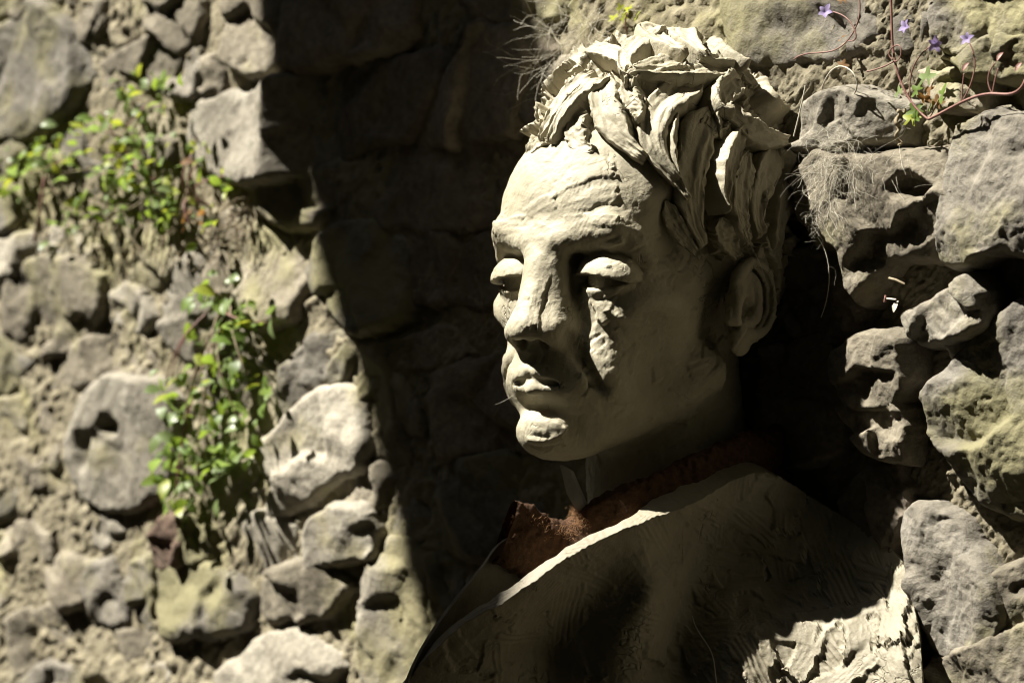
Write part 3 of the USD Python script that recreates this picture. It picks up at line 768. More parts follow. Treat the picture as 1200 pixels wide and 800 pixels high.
def strokes(v, f, items, seed, base=0.0, keep=1.0, gouge=0.0, comb=0.0, pitch=2.6, crack=0.35):
    """flat dabs of clay laid one over another: returns the displaced vertices"""
    n = vnormals(v, f)
    tree = cKDTree(v); disp = np.zeros(len(v))
    r = np.random.default_rng(seed)
    for (c, t, L, W, h0, lip, fine) in items:
        idx = np.array(tree.query_ball_point(c, math.hypot(L, W) * 1.25))
        if len(idx) < 8:
            continue
        nn = n[tree.query(c)[1]]
        t = unit(t - nn * np.dot(t, nn)); s = np.cross(nn, t)
        p = v[idx] - c
        ok = (n[idx] @ nn > 0.35) & (np.abs(p @ nn) < 0.5 * L + 6)
        idx, p = idx[ok], p[ok]
        if len(idx) < 8:
            continue
        sd = r.integers(0, 1000)
        q = np.c_[p @ t, p @ s, np.full(len(p), sd)]
        bend = 0.10 * np.sin(q[:, 0] / L * 2 + sd)
        b = (q[:, 1] + bend * W * 2) / (W * (1 + 0.22 * noise(q * 0.25, 3) + 0.12 * noise(q * 0.7, 4)))
        a = q[:, 0] / L + 0.12 * noise(q * 0.3, 5) + 0.10 * noise(q * 0.9, 8)
        m = sstep(1.0, max(0.5, 1 - 1.8 / W), np.abs(b)) * sstep(-1.0, -0.82, a) * sstep(1.0, max(0.6, 1 - 1.8 / L), a)
        ramp = 0.30 + 0.70 * sstep(-1, 0.8, a)
        tilt = 0.45 * b * (1 if sd % 2 else -1)
        rim = lip * (np.exp(-((np.abs(b) - 0.86) / 0.10) ** 2) * 0.6 + np.exp(-((a - 0.90) / 0.08) ** 2))
        stri = fine * (noise(np.c_[q[:, 1] * 0.9, q[:, 0] * 0.06, q[:, 2]], 9) + 0.6 * noise(np.c_[q[:, 1] * 2.2, q[:, 0] * 0.08, q[:, 2]], 10))
        if comb and sd % 5 < 1:
            stri = stri + comb * np.sin(2 * np.pi * (q[:, 1] + 0.8 * noise(q * 0.12, 12)) / pitch)
        rim = rim - crack * np.exp(-((np.abs(b) - 1.0) / 0.07) ** 2) * (h0 > 0.3)
        tgt = keep * np.average(disp[idx], weights=m + 1e-6) + h0 * (ramp + tilt) + rim + stri - gouge * h0 * (1 - np.clip(b, -1, 1) ** 2) * sstep(1.1, 0.2, a)
        disp[idx] = disp[idx] * (1 - m) + tgt * m
    return v + n * (disp + base)[:, None], disp


# general wobble of the hand-built form, then the dabs
hn = vnormals(hv, hf)
hv = hv + hn * (1.0 * fbm(hv / 22, 3, 201) + 0.45 * fbm(hv / 7, 3, 211))[:, None]
hn = vnormals(hv, hf)
r = np.random.default_rng(21)
cand = r.permutation(len(hv))
items = []
big = cand[:420]
for i in big:
    p, n_ = hv[i], hn[i]
    if p[2] < -150 or p[0] < -60:
        continue
    # features get smaller dabs
    feat = math.exp(-((p[1] / 42) ** 2)) * (p[0] > 55) * (p[2] < 26)
    L = r.uniform(8, 19) * (1 - 0.62 * feat); W = L * r.uniform(0.32, 0.6)
    ang = r.normal(0, 0.5)
    if p[2] > 25:
        t = np.cross([0.2, 0, 1], n_)
    elif feat > 0.4:
        t = r.normal(0, 1, 3)
    else:
        t = np.array([-0.8, 0.3, 0.45])
    t = t + r.normal(0, 0.45, 3)
    if p[2] > 26:
        if r.random() < 0.6:
            continue
        tt_ = np.cross([0.35 * r.normal(), 0.3 * r.normal(), 1], n_)
        items.append((p, tt_, L * 1.25, W * 1.3, r.uniform(0.10, 0.45), r.uniform(0.05, 0.25), r.uniform(0.02, 0.08)))
        continue
    items.append((p, t, L, W, r.uniform(0.25, 0.9) * (1 - 0.5 * feat), r.uniform(0.05, 0.4), r.uniform(0.06, 0.22)))
n_side = 0
for i in cand[420:4000]:
    p, n_ = hv[i], hn[i]
    if p[1] < 30 or p[0] < -5 or p[2] < -100 or p[2] > 20 or n_side >= 46:
        continue
    n_side += 1
    L = r.uniform(5, 13)
    items.append((p, np.array([-0.8, 0.2, 0.5]) + r.normal(0, 0.6, 3), L, L * r.uniform(0.25, 0.5), r.uniform(0.5, 1.2), r.uniform(0.1, 0.5), r.uniform(0.04, 0.15)))
# dabs that can be told apart in the photograph
key = [
    ((76, 30, 25), (-0.4, 1, 0.0), 18, 4.5, 1.0, 0.5, 0.12), ((64, 47, 21), (-0.5, 1, -0.2), 9, 4, 1.2, 0.6, 0.15), ((72, 40, 15), (-0.5, 1, 0.1), 7, 2.4, 1.2, 0.5, 0.12),
    ((80, -24, 24), (-0.3, -1, 0.0), 16, 5, 1.1, 0.4, 0.25),
    ((73, 33, -21), (-0.25, 0.45, -1), 12, 5.0, 2.6, 0.6, 0.15), ((70, 39, -29), (-0.25, 0.45, -1), 6, 3.0, -1.4, 0.5, 0.1),
    ((92, 8, -90), (0, 1, -0.1), 13, 5.5, 2.4, 0.7, 0.3), ((90, 6, -95), (0, 1, -0.1), 11, 3.0, 1.8, 0.7, 0.3),
    ((98, 6, -20), (0.5, 0.2, -1), 16, 5, 1.0, 0.4, 0.2),
    ((78, 22, 52), (-0.4, 1, 0.35), 18, 6, 0.8, 0.35, 0.2), ((80, 30, 38), (-0.4, 1, 0.25), 16, 6, 0.7, 0.4, 0.2), ((84, -2, 34), (0, 1, 0.4), 12, 5, 0.6, 0.3, 0.2),
]
items = [q_ for q_ in items if min(np.linalg.norm(q_[0] - np.array(e_)) for e_ in ((74, 31, -6), (74, -31, -6), (90, 0, -62), (84, 12, -63))) > 15]
for kk in key:
    c = hv[cKDTree(hv).query(kk[0])[1]]
    items.append((c, np.array(kk[1], float), *kk[2:]))
hv, _ = strokes(hv, hf, items, 31, crack=0.6)
hn = vnormals(hv, hf)
hv = hv + hn * (0.22 * fbm(hv / 2.6, 3, 231) - 0.5 * sstep(0.55, 0.8, noise(hv / 3.5, 241)) * (noise(hv / 20, 243) > 0.2))[:, None]

bust = thing('clay_bust', 'unfired grey clay bust of a man with thick swept hair and coat, gazing left', 'sculpture', loc=HC)
obj('head', (h2w(hv), hf), M['clay'], bust, origin=HC)

# hair: thick palette-knife strokes of clay on the skull
CH, RH = np.array([-20, 0, 40.0]), np.array([90, 80, 97.0])


def on_cap(px, py, grow=1.0):
    """where the line of sight through a point of the frame meets the hair's rounded volume (or passes nearest to it)"""
    o = (w2h(CAM) - CH) / (RH * grow); d = (ray(px, py) @ HB.T * 1000) / (RH * grow)
    a, b, c = d @ d, o @ d, o @ o - 1
    q = b * b - a * c
    t = (-b - math.sqrt(q)) / a if q > 0 else -b / a
    p = o + t * d
    if q <= 0:
        p = p / np.linalg.norm(p)
    return CH + p * RH * grow


def cap_normal(p):
    return unit((p - CH) / RH ** 2)


def lock_mesh(path, W, th, seed, lift0=0.0, lift1=3.0, tilt=0.0, trough=0.5, taper=0.38, n=44, m=21):
    """a swept smear: hollow in the middle, lips at the sides, torn at the tip"""
    P = spline(path, n)
    N = cap_normal(P); T = unit(np.gradient(P, axis=0)); N = unit(N - T * np.sum(N * T, 1)[:, None]); S = np.cross(N, T)
    u = np.linspace(0, 1, n); x = np.linspace(-1, 1, m)
    w = W * (sstep(0, 0.18, u) * 0.75 + 0.25) * (1 - (1 - taper) * sstep(0.45, 1.0, u))
    ca, sa = math.cos(tilt), math.sin(tilt)
    U, X = np.meshgrid(u, x, indexing='ij')
    q = np.c_[(X * W * 0.25).ravel(), (U * 6).ravel(), np.full(U.size, seed * 3.7)]
    edge = 1 + (0.32 * fbm(q * 1.1, 3, 301) + 0.12 * noise(q * 4, 305) + 0.07 * noise(q * 9, 306)).reshape(U.shape) * np.abs(X)
    stri = 0.32 * noise(np.c_[(X * W * 0.55).ravel(), (U * 0.8).ravel(), np.full(U.size, seed)], 307) + 0.22 * noise(np.c_[(X * W * 1.3).ravel(), (U * 1.2).ravel(), np.full(U.size, seed)], 308)
    bump = (2.0 * fbm(q * 0.7, 3, 311) + 0.8 * ridged(q * 1.6, 3, 312) + 1.2 * stri).reshape(U.shape)
    prof = th * ((1 - trough) + trough * X ** 2) * (0.55 + 0.45 * sstep(0, 0.3, U)) + bump
    prof += 1.5 * np.exp(-((np.abs(X) - 0.88) / 0.12) ** 2) * (0.4 + 1.6 * fbm(q * 3, 2, 313).reshape(U.shape))
    prof += 1.6 * np.exp(-((U - 0.96) / 0.05) ** 2) * (0.7 + fbm(q * 3, 2, 315).reshape(U.shape))
    lift = lift0 + (lift1 - lift0) * U ** 2.2
    prof = prof * (1 - np.abs(X) ** 7 * 0.75) * (1 - 0.6 * np.clip((U - 0.93) / 0.07, 0, 1) ** 2); tilt = 0.6 * tilt; ca, sa = math.cos(tilt), math.sin(tilt)
    top = prof + lift
    lat = X * w[:, None] * edge
    ragged = (1.0 + 0.06 * fbm(q * 2, 2, 317).reshape(U.shape))
    def place(lat, hgt):
        a = lat * ca - hgt * sa; b = lat * sa + hgt * ca
        return P[:, None] + S[:, None] * a[..., None] + N[:, None] * b[..., None]
    tv = place(lat, top)
    tv = tv + T[:, None] * (W * 0.35 * (ragged - 1) * 6 * (U > 0.9))[..., None]
    bv = place(lat * (1.0 + 0.12 * np.clip(lift / 8, 0, 1)), np.full(U.shape, -6.0))
    v = np.vstack([tv.reshape(-1, 3), bv.reshape(-1, 3)])
    f = tris(grid_faces(n, m)); K = n * m
    fb = f[:, ::-1] + K
    rim = np.r_[np.arange(m), np.arange(1, n) * m + m - 1, (n - 1) * m + np.arange(m - 2, -1, -1), np.arange(n - 2, 0, -1) * m]
    r2 = np.roll(rim, -1)
    side = np.stack([rim, rim + K, r2 + K, r2], 1)
    F_ = np.vstack([f, fb, tris(side)])
    # orient outwards
    vol = np.sum(np.cross(v[F_[:, 0]], v[F_[:, 1]]) * v[F_[:, 2]])
    if vol < 0:
        F_ = F_[:, ::-1]
    return v, F_


# the gouged mass of the hair: smears laid one over another on the skull
cap = trimesh.creation.icosphere(7, 1.0)
cv = np.array(cap.vertices)
def hairline(p):
    """height of the lower edge of the hair, by position on the head"""
    f = p[:, 0]
    return np.where(f > 20, 60 + 4 * np.abs(p[:, 1]) / 40, np.interp(f, [-110, -40, -22, -5, 8, 20], [-70, -62, -25, 8, 5, 58]))
cvh = CH + cv * (RH * 0.93)
low0 = cvh[:, 2] - hairline(cvh)
sel = low0 > -3
fc = np.array(cap.faces)[sel[cap.faces].all(1)]
use = np.unique(fc); mp = np.full(len(cvh), -1); mp[use] = np.arange(len(use))
cvh, low0, fc = cvh[use], low0[use], mp[fc]
r = np.random.default_rng(71)
items = []
def flow_at(p):
    sw = np.array([noise(p[None] / 34, 1)[0], noise(p[None] / 34, 2)[0], noise(p[None] / 34, 3)[0]])
    if p[2] < 78:
        return np.array([-0.35, 0, -1.0]) + 0.9 * sw
    return np.array([-0.55, 0.15, 0.2]) + 1.1 * sw
for i in r.permutation(len(cvh))[:330]:
    p = cvh[i]
    if low0[i] < 4:
        continue
    L = r.uniform(10, 22); W = L * r.uniform(0.38, 0.62)
    items.append((p, flow_at(p) + r.normal(0, 0.35, 3), L, W, r.uniform(3.0, 10.5), r.uniform(1.0, 3.0), r.uniform(0.25, 0.6)))
cvh, _ = strokes(cvh, fc, items, 73, keep=0.30, gouge=0.85)
nn_ = vnormals(cvh, fc)
cvh = cvh + nn_ * (0.7 * fbm(cvh / 9, 3, 325) + 0.35 * fbm(cvh / 3, 3, 327))[:, None]
low = sstep(-2, 7, low0 + 2.5 * noise(cvh / 9, 329))
cvh = CH + (cvh - CH) * (0.88 + 0.12 * low)[:, None]
obj('hair', (h2w(cvh), fc), M['clay'], bust, origin=HC)

HAND = [  # points in the frame, half width, thickness, lifts, tilt
    ([(716, 92), (711, 120), (722, 150), (742, 176), (757, 188)], 9.5, 5, 2, 4, 0.25),
    ([(818, 98), (788, 120), (766, 148), (772, 184), (794, 214)], 10, 5, 3, 5, 0.35),
    ([(700, 88), (672, 108), (652, 138), (640, 168)], 6, 4, 1, 3, -0.2),
    ([(720, 98), (690, 112), (668, 138), (655, 172)], 5, 4, 3, 5, 0.2),
    ([(690, 135), (676, 150), (684, 172), (700, 178)], 7, 4, 0, 2, 0.0),
    ([(636, 187), (662, 191), (692, 186), (716, 203)], 4.5, 3.0, 0, 1.0, 0.0),
    ([(618, 186), (632, 172), (650, 170)], 5, 4, 0, 3, 0.0),
    ([(795, 132), (783, 170), (796, 215), (806, 232)], 5, 6, 3, 5, 0.5),
    ([(832, 128), (814, 175), (808, 230), (824, 288)], 10, 4, 1, 0, -0.15),
    ([(862, 150), (846, 186), (838, 222), (842, 250)], 6, 7, 4, 5, -0.5),
    ([(850, 120), (862, 148), (890, 165), (906, 168)], 8, 6, 3, 7, 0.3),
    ([(925, 88), (905, 118), (915, 150), (938, 168)], 10, 5, 4, 8, 0.2),
    ([(905, 60), (890, 90), (893, 125), (906, 140)], 9, 6, 4, 8, -0.4),
    ([(760, 45), (742, 70), (738, 92), (752, 102)], 8, 5, 3, 7, 0.3),
    ([(700, 62), (722, 70), (738, 84), (735, 100)], 6, 5, 2, 6, 0.4),
    ([(790, 20), (772, 45), (778, 70), (795, 82)], 9, 6, 4, 9, -0.3),
    ([(830, 22), (812, 44), (806, 66), (818, 82)], 9, 6, 5, 10, 0.4),
    ([(868, 32), (850, 55), (846, 78), (858, 92)], 9, 6, 5, 10, -0.3),
    ([(885, 55), (860, 78), (838, 86), (815, 84)], 8, 6, 4, 8, 0.4),
    ([(850, 92), (815, 98), (778, 100), (735, 103)], 7, 6, 5, 7, 0.5),
    ([(858, 100), (840, 112), (835, 130), (848, 146)], 8, 6, 4, 8, -0.4),
    ([(800, 80), (775, 88), (752, 96), (742, 112)], 8, 5, 4, 7, 0.3),
    ([(742, 105), (746, 125), (752, 140), (748, 152)], 6, 5, 4, 6, 0.6),
    ([(905, 175), (892, 205), (880, 240), (884, 275)], 9, 5, 2, 4, 0.2),
    ([(872, 180), (862, 215), (860, 250), (870, 285)], 8, 5, 2, 3, -0.2),
    ([(930, 185), (918, 220), (905, 255), (900, 290)], 9, 5, 2, 4, 0.2),
    ([(845, 255), (850, 275), (862, 300)], 7, 3.5, 0, 1, 0.1),
    ([(780, 235), (790, 260), (806, 285), (820, 300)], 5, 3, 0, 1, 0.1),
    ([(890, 285), (895, 305), (892, 330)], 7, 4, 0, 2, 0.1),
]
r = np.random.default_rng(77)
for k, (pts, W, th, l0, l1, tl) in enumerate(HAND):
    path = np.array([on_cap(x, y) for x, y in pts])
    obj('lock', (lambda m: (h2w(m[0]), m[1]))(lock_mesh(path, W, th, k + 1, l0, l1, tl)), M['clay'], bust, origin=HC, smooth=40)
cnt = 0
while cnt < 72:
    d = unit(r.normal(0, 1, 3)); p = CH + d * RH
    if p[2] < hairline(p[None])[0] + 16:
        continue
    c = w2h(CAM)
    visible = np.dot(unit(c - p), cap_normal(p)) > 0.1
    fwd = (p[0] > 30 and p[2] < 110 and visible)
    if fwd:
        continue
    flow = np.array([-0.5, 0.25, 0.35]) + 1.6 * np.array([noise(p[None] / 40, 1)[0], noise(p[None] / 40, 2)[0], noise(p[None] / 40, 3)[0]])
    if p[2] < 70:
        flow = np.array([-0.4, 0, -1.0]) + 0.5 * r.normal(0, 1, 3)
    L = r.uniform(8, 19); path = []
    q = p.copy(); t = unit(flow); side = np.cross(cap_normal(p), t) * r.choice([-1, 1]) * r.uniform(0.1, 0.6)
    for s in range(5):
        path.append(CH + unit((q - CH) / RH) * RH)
        q = path[-1] + unit(t + side * s * 0.5) * L / 2
    path = np.array(path)
    if (path[:, 2] < hairline(path) + 6).any():
        continue
    cnt += 1
    obj('lock', (lambda m: (h2w(m[0]), m[1]))(lock_mesh(path, r.uniform(4.5, 9), r.uniform(3.5, 7), 100 + cnt, r.uniform(0, 2), r.uniform(1, 7), r.uniform(-0.7, 0.7), trough=r.uniform(0.5, 0.9), n=34, m=17)), M['clay'], bust, origin=HC, smooth=40)

# the coat: front and shoulder as one thick sheet, given by its depth at points of the figure
RIM = [(440, 838, .070), (480, 792, .082), (530, 740, .096), (600, 697, .104), (670, 650, .100), (750, 613, .090), (820, 583, .070), (900, 553, .045), (938, 574, .030), (988, 604, .036), (1036, 634, .056), (1070, 678, .072)]
DEPTH = RIM + [
    (520, 838, .078), (560, 790, .082), (560, 838, .074), (600, 740, .088), (600, 800, .074), (640, 700, .092), (640, 760, .062), (640, 838, .052), (665, 720, .068), (690, 670, .086), (700, 700, .074),
    (720, 650, .086), (735, 690, .082), (715, 760, .082), (700, 838, .082), (765, 640, .080), (765, 700, .086), (755, 760, .080), (745, 838, .082),
    (805, 640, .054), (800, 700, .052), (795, 760, .060), (795, 838, .074), (850, 620, .042), (850, 690, .046), (850, 740, .068), (850, 790, .080), (850, 838, .088), (920, 620, .036), (920, 690, .044), (930, 728, .066), (930, 780, .078), (930, 838, .086),
    (1000, 650, .050), (1000, 695, .058), (1000, 728, .078), (1000, 780, .088), (1000, 838, .098), (1050, 700, .070), (1055, 738, .090), (1062, 838, .112), (1085, 740, .094), (1090, 838, .114)]
cp = np.array([at_depth(*d) for d in DEPTH])
rbf = RBFInterpolator(cp[:, [0, 2]], -cp[:, 1], kernel='thin_plate_spline', smoothing=1e-7)
ns, nt = 440, 300
rim3 = spline([at_depth(*d) for d in RIM], ns)
top = rim3[:, [0, 2]]
# each column runs from the rim down to a point below the picture
s = np.linspace(0, 1, ns)
botx = np.interp(top[:, 0], [top[0, 0], 0.06, top[:, 0].max()], [-0.085, 0.055, top[:, 0].max() - 0.002]); botz = np.full(ns, 1.5 - 0.30)
bot = np.stack([botx, botz], 1)
tt = np.linspace(0, 1, nt)
XZ = top[:, None] * (1 - tt)[None, :, None] + bot[:, None] * tt[None, :, None]
XZ = XZ.reshape(-1, 2)
Dp = rbf(np.c_[XZ[:, 0], np.maximum(XZ[:, 1], 1.5 - 0.225)])
V = np.c_[XZ[:, 0], -Dp, XZ[:, 1]]
FQ = tris(grid_faces(ns, nt))
nrm = vnormals(V, FQ)
if nrm[:, 1].mean() > 0:
    FQ = FQ[:, ::-1]; nrm = -nrm
mm = V * 1000; V0, n0 = V.copy(), nrm.copy()
r = np.random.default_rng(55)
it = []
for i in r.permutation(len(mm))[:330]:
    p = mm[i]; right = p[0] > 110
    L = r.uniform(9, 24); W = L * r.uniform(0.3, 0.55)
    t = np.array([0.8, 0, -0.6]) if right else np.array([0.5, 0, -0.8])
    it.append((p, t + r.normal(0, 0.5, 3), L, W, r.uniform(0.4, 1.5) * (1.0 if right else 0.8), r.uniform(0.2, 0.8), r.uniform(0.15, 0.45 if right else 0.25)))
for (px, py, tx, tz, L, W, h0) in [(1000, 745, .2, -1, 20, 9, 3.2), (955, 755, -.6, -1, 24, 8, 2.4), (1040, 770, .5, -1, 22, 8, 3.0), (985, 790, -.8, -.5, 24, 8, 2.6), (1052, 715, .1, -1, 26, 9, 3.0), (925, 745, 1, -.3, 18, 7, 2.0), (880, 785, .4, -1, 22, 8, 2.2), (1015, 720, 1, .2, 14, 6, 2.4), (965, 725, 1, .1, 16, 5, 2.0)]:
    a = at_depth(px, py, .08); k_ = cKDTree(mm[:, [0, 2]]).query(a[[0, 2]] * 1000)[1]
    it.append((mm[k_], np.array([tx, 0, tz]), L, W, h0, 0.8, 0.35))
mm, _ = strokes(mm, FQ, it, 61, comb=0.30, pitch=3.2, crack=0.6)
nr = vnormals(mm, FQ)
mm = mm + nr * (1.2 * fbm(mm / 18, 3, 401) + 0.35 * fbm(mm / 4, 3, 405))[:, None]
tear = (0.0016 * fbm(np.c_[s * 45, 0 * s, 0 * s], 4, 415, 0.7))[:, None] * np.exp(-np.linspace(0, 30, nt))[None, :]
mm = mm + np.outer(tear.ravel() * 1000, [0, 0, 1.0])
V = mm / 1000
nr = vnormals(V, FQ)
thick = np.interp(s, [0, 0.45, 0.7, 1], [0.0045, 0.0045, 0.03, 0.03]) + 0.0012 * fbm(np.c_[s * 60, s * 0, s * 0], 3, 411)
back = V0 - n0 * np.repeat(thick, nt)[:, None] - n0 * 0.002
K = ns * nt
rimi = np.r_[np.arange(ns) * nt, (ns - 1) * nt + np.arange(1, nt), np.arange(ns - 2, -1, -1) * nt + nt - 1, np.arange(nt - 2, 0, -1)]
r2 = np.roll(rimi, -1)
side = tris(np.stack([rimi, r2, r2 + K, rimi + K], 1))
cf = np.vstack([FQ, FQ[:, ::-1] + K, side])
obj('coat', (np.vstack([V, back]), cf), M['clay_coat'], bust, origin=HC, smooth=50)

# far lapel: the sheet left of the rim that turns away into shade
FAR_T = [(470, 838, .085), (478, 800, .085), (505, 745, .085), (545, 690, .082), (572, 655, .078), (594, 632, .072), (612, 640, .070)]
nsl = 80
a_ = spline([at_depth(*d) for d in FAR_T], nsl)
b_ = spline([at_depth(*d) for d in [(470, 850, .06), (500, 850, .055), (550, 800, .055), (600, 745, .055), (650, 710, .055), (680, 690, .055), (700, 680, .055)]], nsl)
tt2 = np.linspace(0, 1, 40)
V2 = a_[:, None] * (1 - tt2)[None, :, None] + b_[:, None] * tt2[None, :, None]
V2 = V2 + np.array([0, -1, 0]) * (-0.004 * np.sin(np.pi * tt2))[None, :, None]
V2 = V2.reshape(-1, 3)
V2 = V2 + 0.0016 * fbm(V2 * 50, 4, 421)[:, None] * np.array([0, -1, 0])
F2 = tris(grid_faces(nsl, 40))
n2 = vnormals(V2, F2)
if n2[:, 1].mean() > 0:
    F2 = F2[:, ::-1]; n2 = -n2
B2 = V2 - n2 * 0.002
K2 = len(V2)
ri = np.r_[np.arange(nsl) * 40, (nsl - 1) * 40 + np.arange(1, 40), np.arange(nsl - 2, -1, -1) * 40 + 39, np.arange(38, 0, -1)]
r2 = np.roll(ri, -1)
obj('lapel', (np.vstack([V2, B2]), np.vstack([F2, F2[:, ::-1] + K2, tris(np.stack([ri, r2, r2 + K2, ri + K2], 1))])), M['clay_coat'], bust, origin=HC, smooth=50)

# rust coloured fleece collar inside the coat
def collar(path, rad, seed):
    n, m = 220, 44
    P = spline(path, n); T = unit(np.gradient(P, axis=0)); Uz = unit(np.array([0, 0, 1.0]) - T * T[:, 2:3]); S = np.cross(T, Uz)
    th = np.linspace(0, 2 * np.pi, m, endpoint=False)
    v = P[:, None] + S[:, None] * (np.sign(np.cos(th)) * np.abs(np.cos(th)) ** 0.6 * 0.0075)[None, :, None] + Uz[:, None] * (np.sin(th) * rad)[None, :, None]
    v = v.reshape(-1, 3)
    d = unit(v - np.repeat(P, m, 0))
    v = v + d * (0.0030 * fbm(v * 90, 4, seed) + 0.0014 * noise(v * 420, seed + 3))[:, None]
    f = tris(grid_faces(n, m, True))
    return v, f
cv_, cf_ = collar([at_depth(592, 622, .078), at_depth(625, 640, .068), at_depth(660, 650, .060), at_depth(690, 640, .062), at_depth(720, 618, .066), at_depth(780, 590, .058), at_depth(840, 562, .042), at_depth(895, 540, .015), at_depth(930, 535, -.02)], 0.019, 431)
obj('collar', (cv_, cf_), M['rust'], bust, 'rust brown fleece collar', origin=HC)

# fluff standing up from the collar's edge
r = np.random.default_rng(435); fs, fw = [], []
for (x, y, D, sx, sy, n) in [(618, 611, .070, 9, 4, 420), (634, 622, .068, 6, 5, 260), (660, 624, .064, 8, 4, 380), (680, 612, .066, 6, 5, 300), (672, 600, .064, 3, 4, 90)]:
    for _ in range(n):
        a = at_depth(x + r.normal(0, sx), y + r.normal(0, sy), D + r.normal(0, .003)); d = unit(r.normal(0, 1, 3) + [0, -0.2, 0.5])
        p = [a]
        for k in range(5):
            p.append(p[-1] + d * r.uniform(.0003, .0008)); d = unit(d + r.normal(0, .5, 3))
        fs.append(np.array(p)); fw.append((.00022, .00010))
fl_ = curves('fluff', [q - HC for q in fs], M['rust_fluff'], bust, fw)
tag(fl_, 'sunlit orange fluff on the collar edge', kind='stuff')

# torn tip of a pale shirt at the throat
sv = np.array([at_depth(656, 545, .055), at_depth(668, 552, .058), at_depth(674, 575, .060), at_depth(686, 594, .064), at_depth(676, 599, .063), at_depth(664, 578, .058)])
svb = sv + np.array([0.002, 0.004, 0])
tip = trimesh.convex.convex_hull(np.vstack([sv, svb]))
obj('shirt_tip', tip, M['plaster'], bust, origin=HC, smooth=False)

# coat button with four holes
bp = at_depth(815, 740, .058); bd = rbf(np.array([[bp[0] + dx, bp[2] + dz] for dx, dz in ((0, 0), (.004, 0), (0, .004))]))
bn = unit(np.array([-(bd[1] - bd[0]) / .004 * -1, -1, -(bd[2] - bd[0]) / .004 * -1]) * np.array([-1, 1, -1]))
bc = np.array([bp[0], -bd[0], bp[2]]) + bn * 0.004; bu = unit(np.cross([0, 0, 1.0], bn)); bw = np.cross(bn, bu)
prof = np.array([[0, .0035], [.010, .0035], [.013, .0042], [.0155, .0040], [.0165, .002], [.0165, -.006], [0, -.006]])
import manifold3d as mf
btn = mf.Manifold.revolve(mf.CrossSection([prof]), 40)
for sx in (-1, 1):
    for sy in (-1, 1):
        btn = btn - mf.Manifold.cylinder(0.02, 0.0019, 0.0019, 12).translate([sx * .0042, sy * .0042, -.003])
bm = btn.to_mesh(); bv = np.array(bm.vert_properties[:, :3], float)
bv = bv + 0.0006 * fbm(bv * 300, 2, 441)[:, None]
bv = bc + bv[:, :1] * bu + bv[:, 1:2] * bw + bv[:, 2:3] * bn
obj('button', (bv, np.array(bm.tri_verts)), M['clay_coat'], bust, origin=HC, smooth=30)

# ------------------------------------------------------------------ ground and the tree whose trunk throws the band of shade
g = 0.5
gv, gf = [], []
xs = np.linspace(-40, 40, 161)
gx, gy = np.meshgrid(xs, xs, indexing='ij')
gz = 0.03 * fbm(np.c_[gx.ravel() * 0.6, gy.ravel() * 0.6, 0 * gx.ravel()], 3, 501)
gr = obj('ground', (np.c_[gx.ravel(), gy.ravel(), gz], tris(grid_faces(161, 161))), M['ground'])
tag(gr, kind='structure')

tree = thing('leaning_tree', 'leaning tree trunk to the left of the wall, throwing a band of shade across it', 'tree')
def shift(px, py, dist, D=None):
    """the point that many metres towards the sun from a point of the wall, or of the bust at depth D"""
    if D is not None:
        return at_depth(px, py, D) + SUN * dist
    a, z = px_wall(px, py, 0.02)
    return wall_pt(a, z, 0.02) + SUN * dist
mid = [(shift(310, 0, 2.0), shift(622, 60, 2.0)), (shift(440, 380, 2.15), shift(640, 330, 2.15)), (shift(512, 680, 2.3), shift(545, 735, 2.3, .098))]
c3 = np.array([(a + b) / 2 for a, b in mid]); rad = [np.linalg.norm(np.cross(a - b, SUN)) / 2 for a, b in mid]
tdir = unit(c3[-1] - c3[0])
e_ = c3[-1]; pts = np.vstack([c3[0] - tdir * 1.2, c3[0] - tdir * 0.5, c3, e_ + tdir * 0.30 + [0, 0, -0.15], e_ + tdir * 0.5 + [0, 0, -0.8], e_ + tdir * 0.55 + [0, 0, -1.8], [*(e_ + tdir * 0.6)[:2], -0.1]])
tv_, tf_ = tube(spline(pts, 60), np.interp(np.linspace(0, 1, 60), [0, 0.2, 0.4, 1], [rad[0] * .95, rad[0], rad[-1], rad[-1] * 1.3]), 28)
tv_ = tv_ + 0.012 * fbm(tv_ * 12, 3, 511)[:, None] * unit(np.array([1, 1, 0.0]))
obj('trunk', (tv_, tf_), M['bark'], tree)


def foliage(ells, n, size, seed):
    """leafy mass: a lumpy dark core and many separate leaves on and in it"""
    r = np.random.default_rng(seed); V_, F_, off = [], [], 0
    for c, rad in ells:
        ico = trimesh.creation.icosphere(4, 1.0); v = np.array(ico.vertices)
        v = v * (0.86 + 0.22 * fbm(v * 3 + seed, 3, seed))[:, None] * rad + c
        V_.append(v); F_.append(np.array(ico.faces) + off); off += len(v)
        d = unit(r.normal(0, 1, (n, 3))); p = c + d * rad * r.uniform(0.85, 1.12, (n, 1))
        a = unit(r.normal(0, 1, (n, 3))); b = unit(np.cross(a, d)); s = size * r.uniform(0.6, 1.3, (n, 1))
        q = np.stack([p - a * s, p + b * s * 0.5, p + a * s, p - b * s * 0.5], 1).reshape(-1, 3)
        V_.append(q); F_.append(tris(np.arange(4 * n).reshape(-1, 4)) + off); off += 4 * n
    return np.vstack(V_), np.vstack(F_)


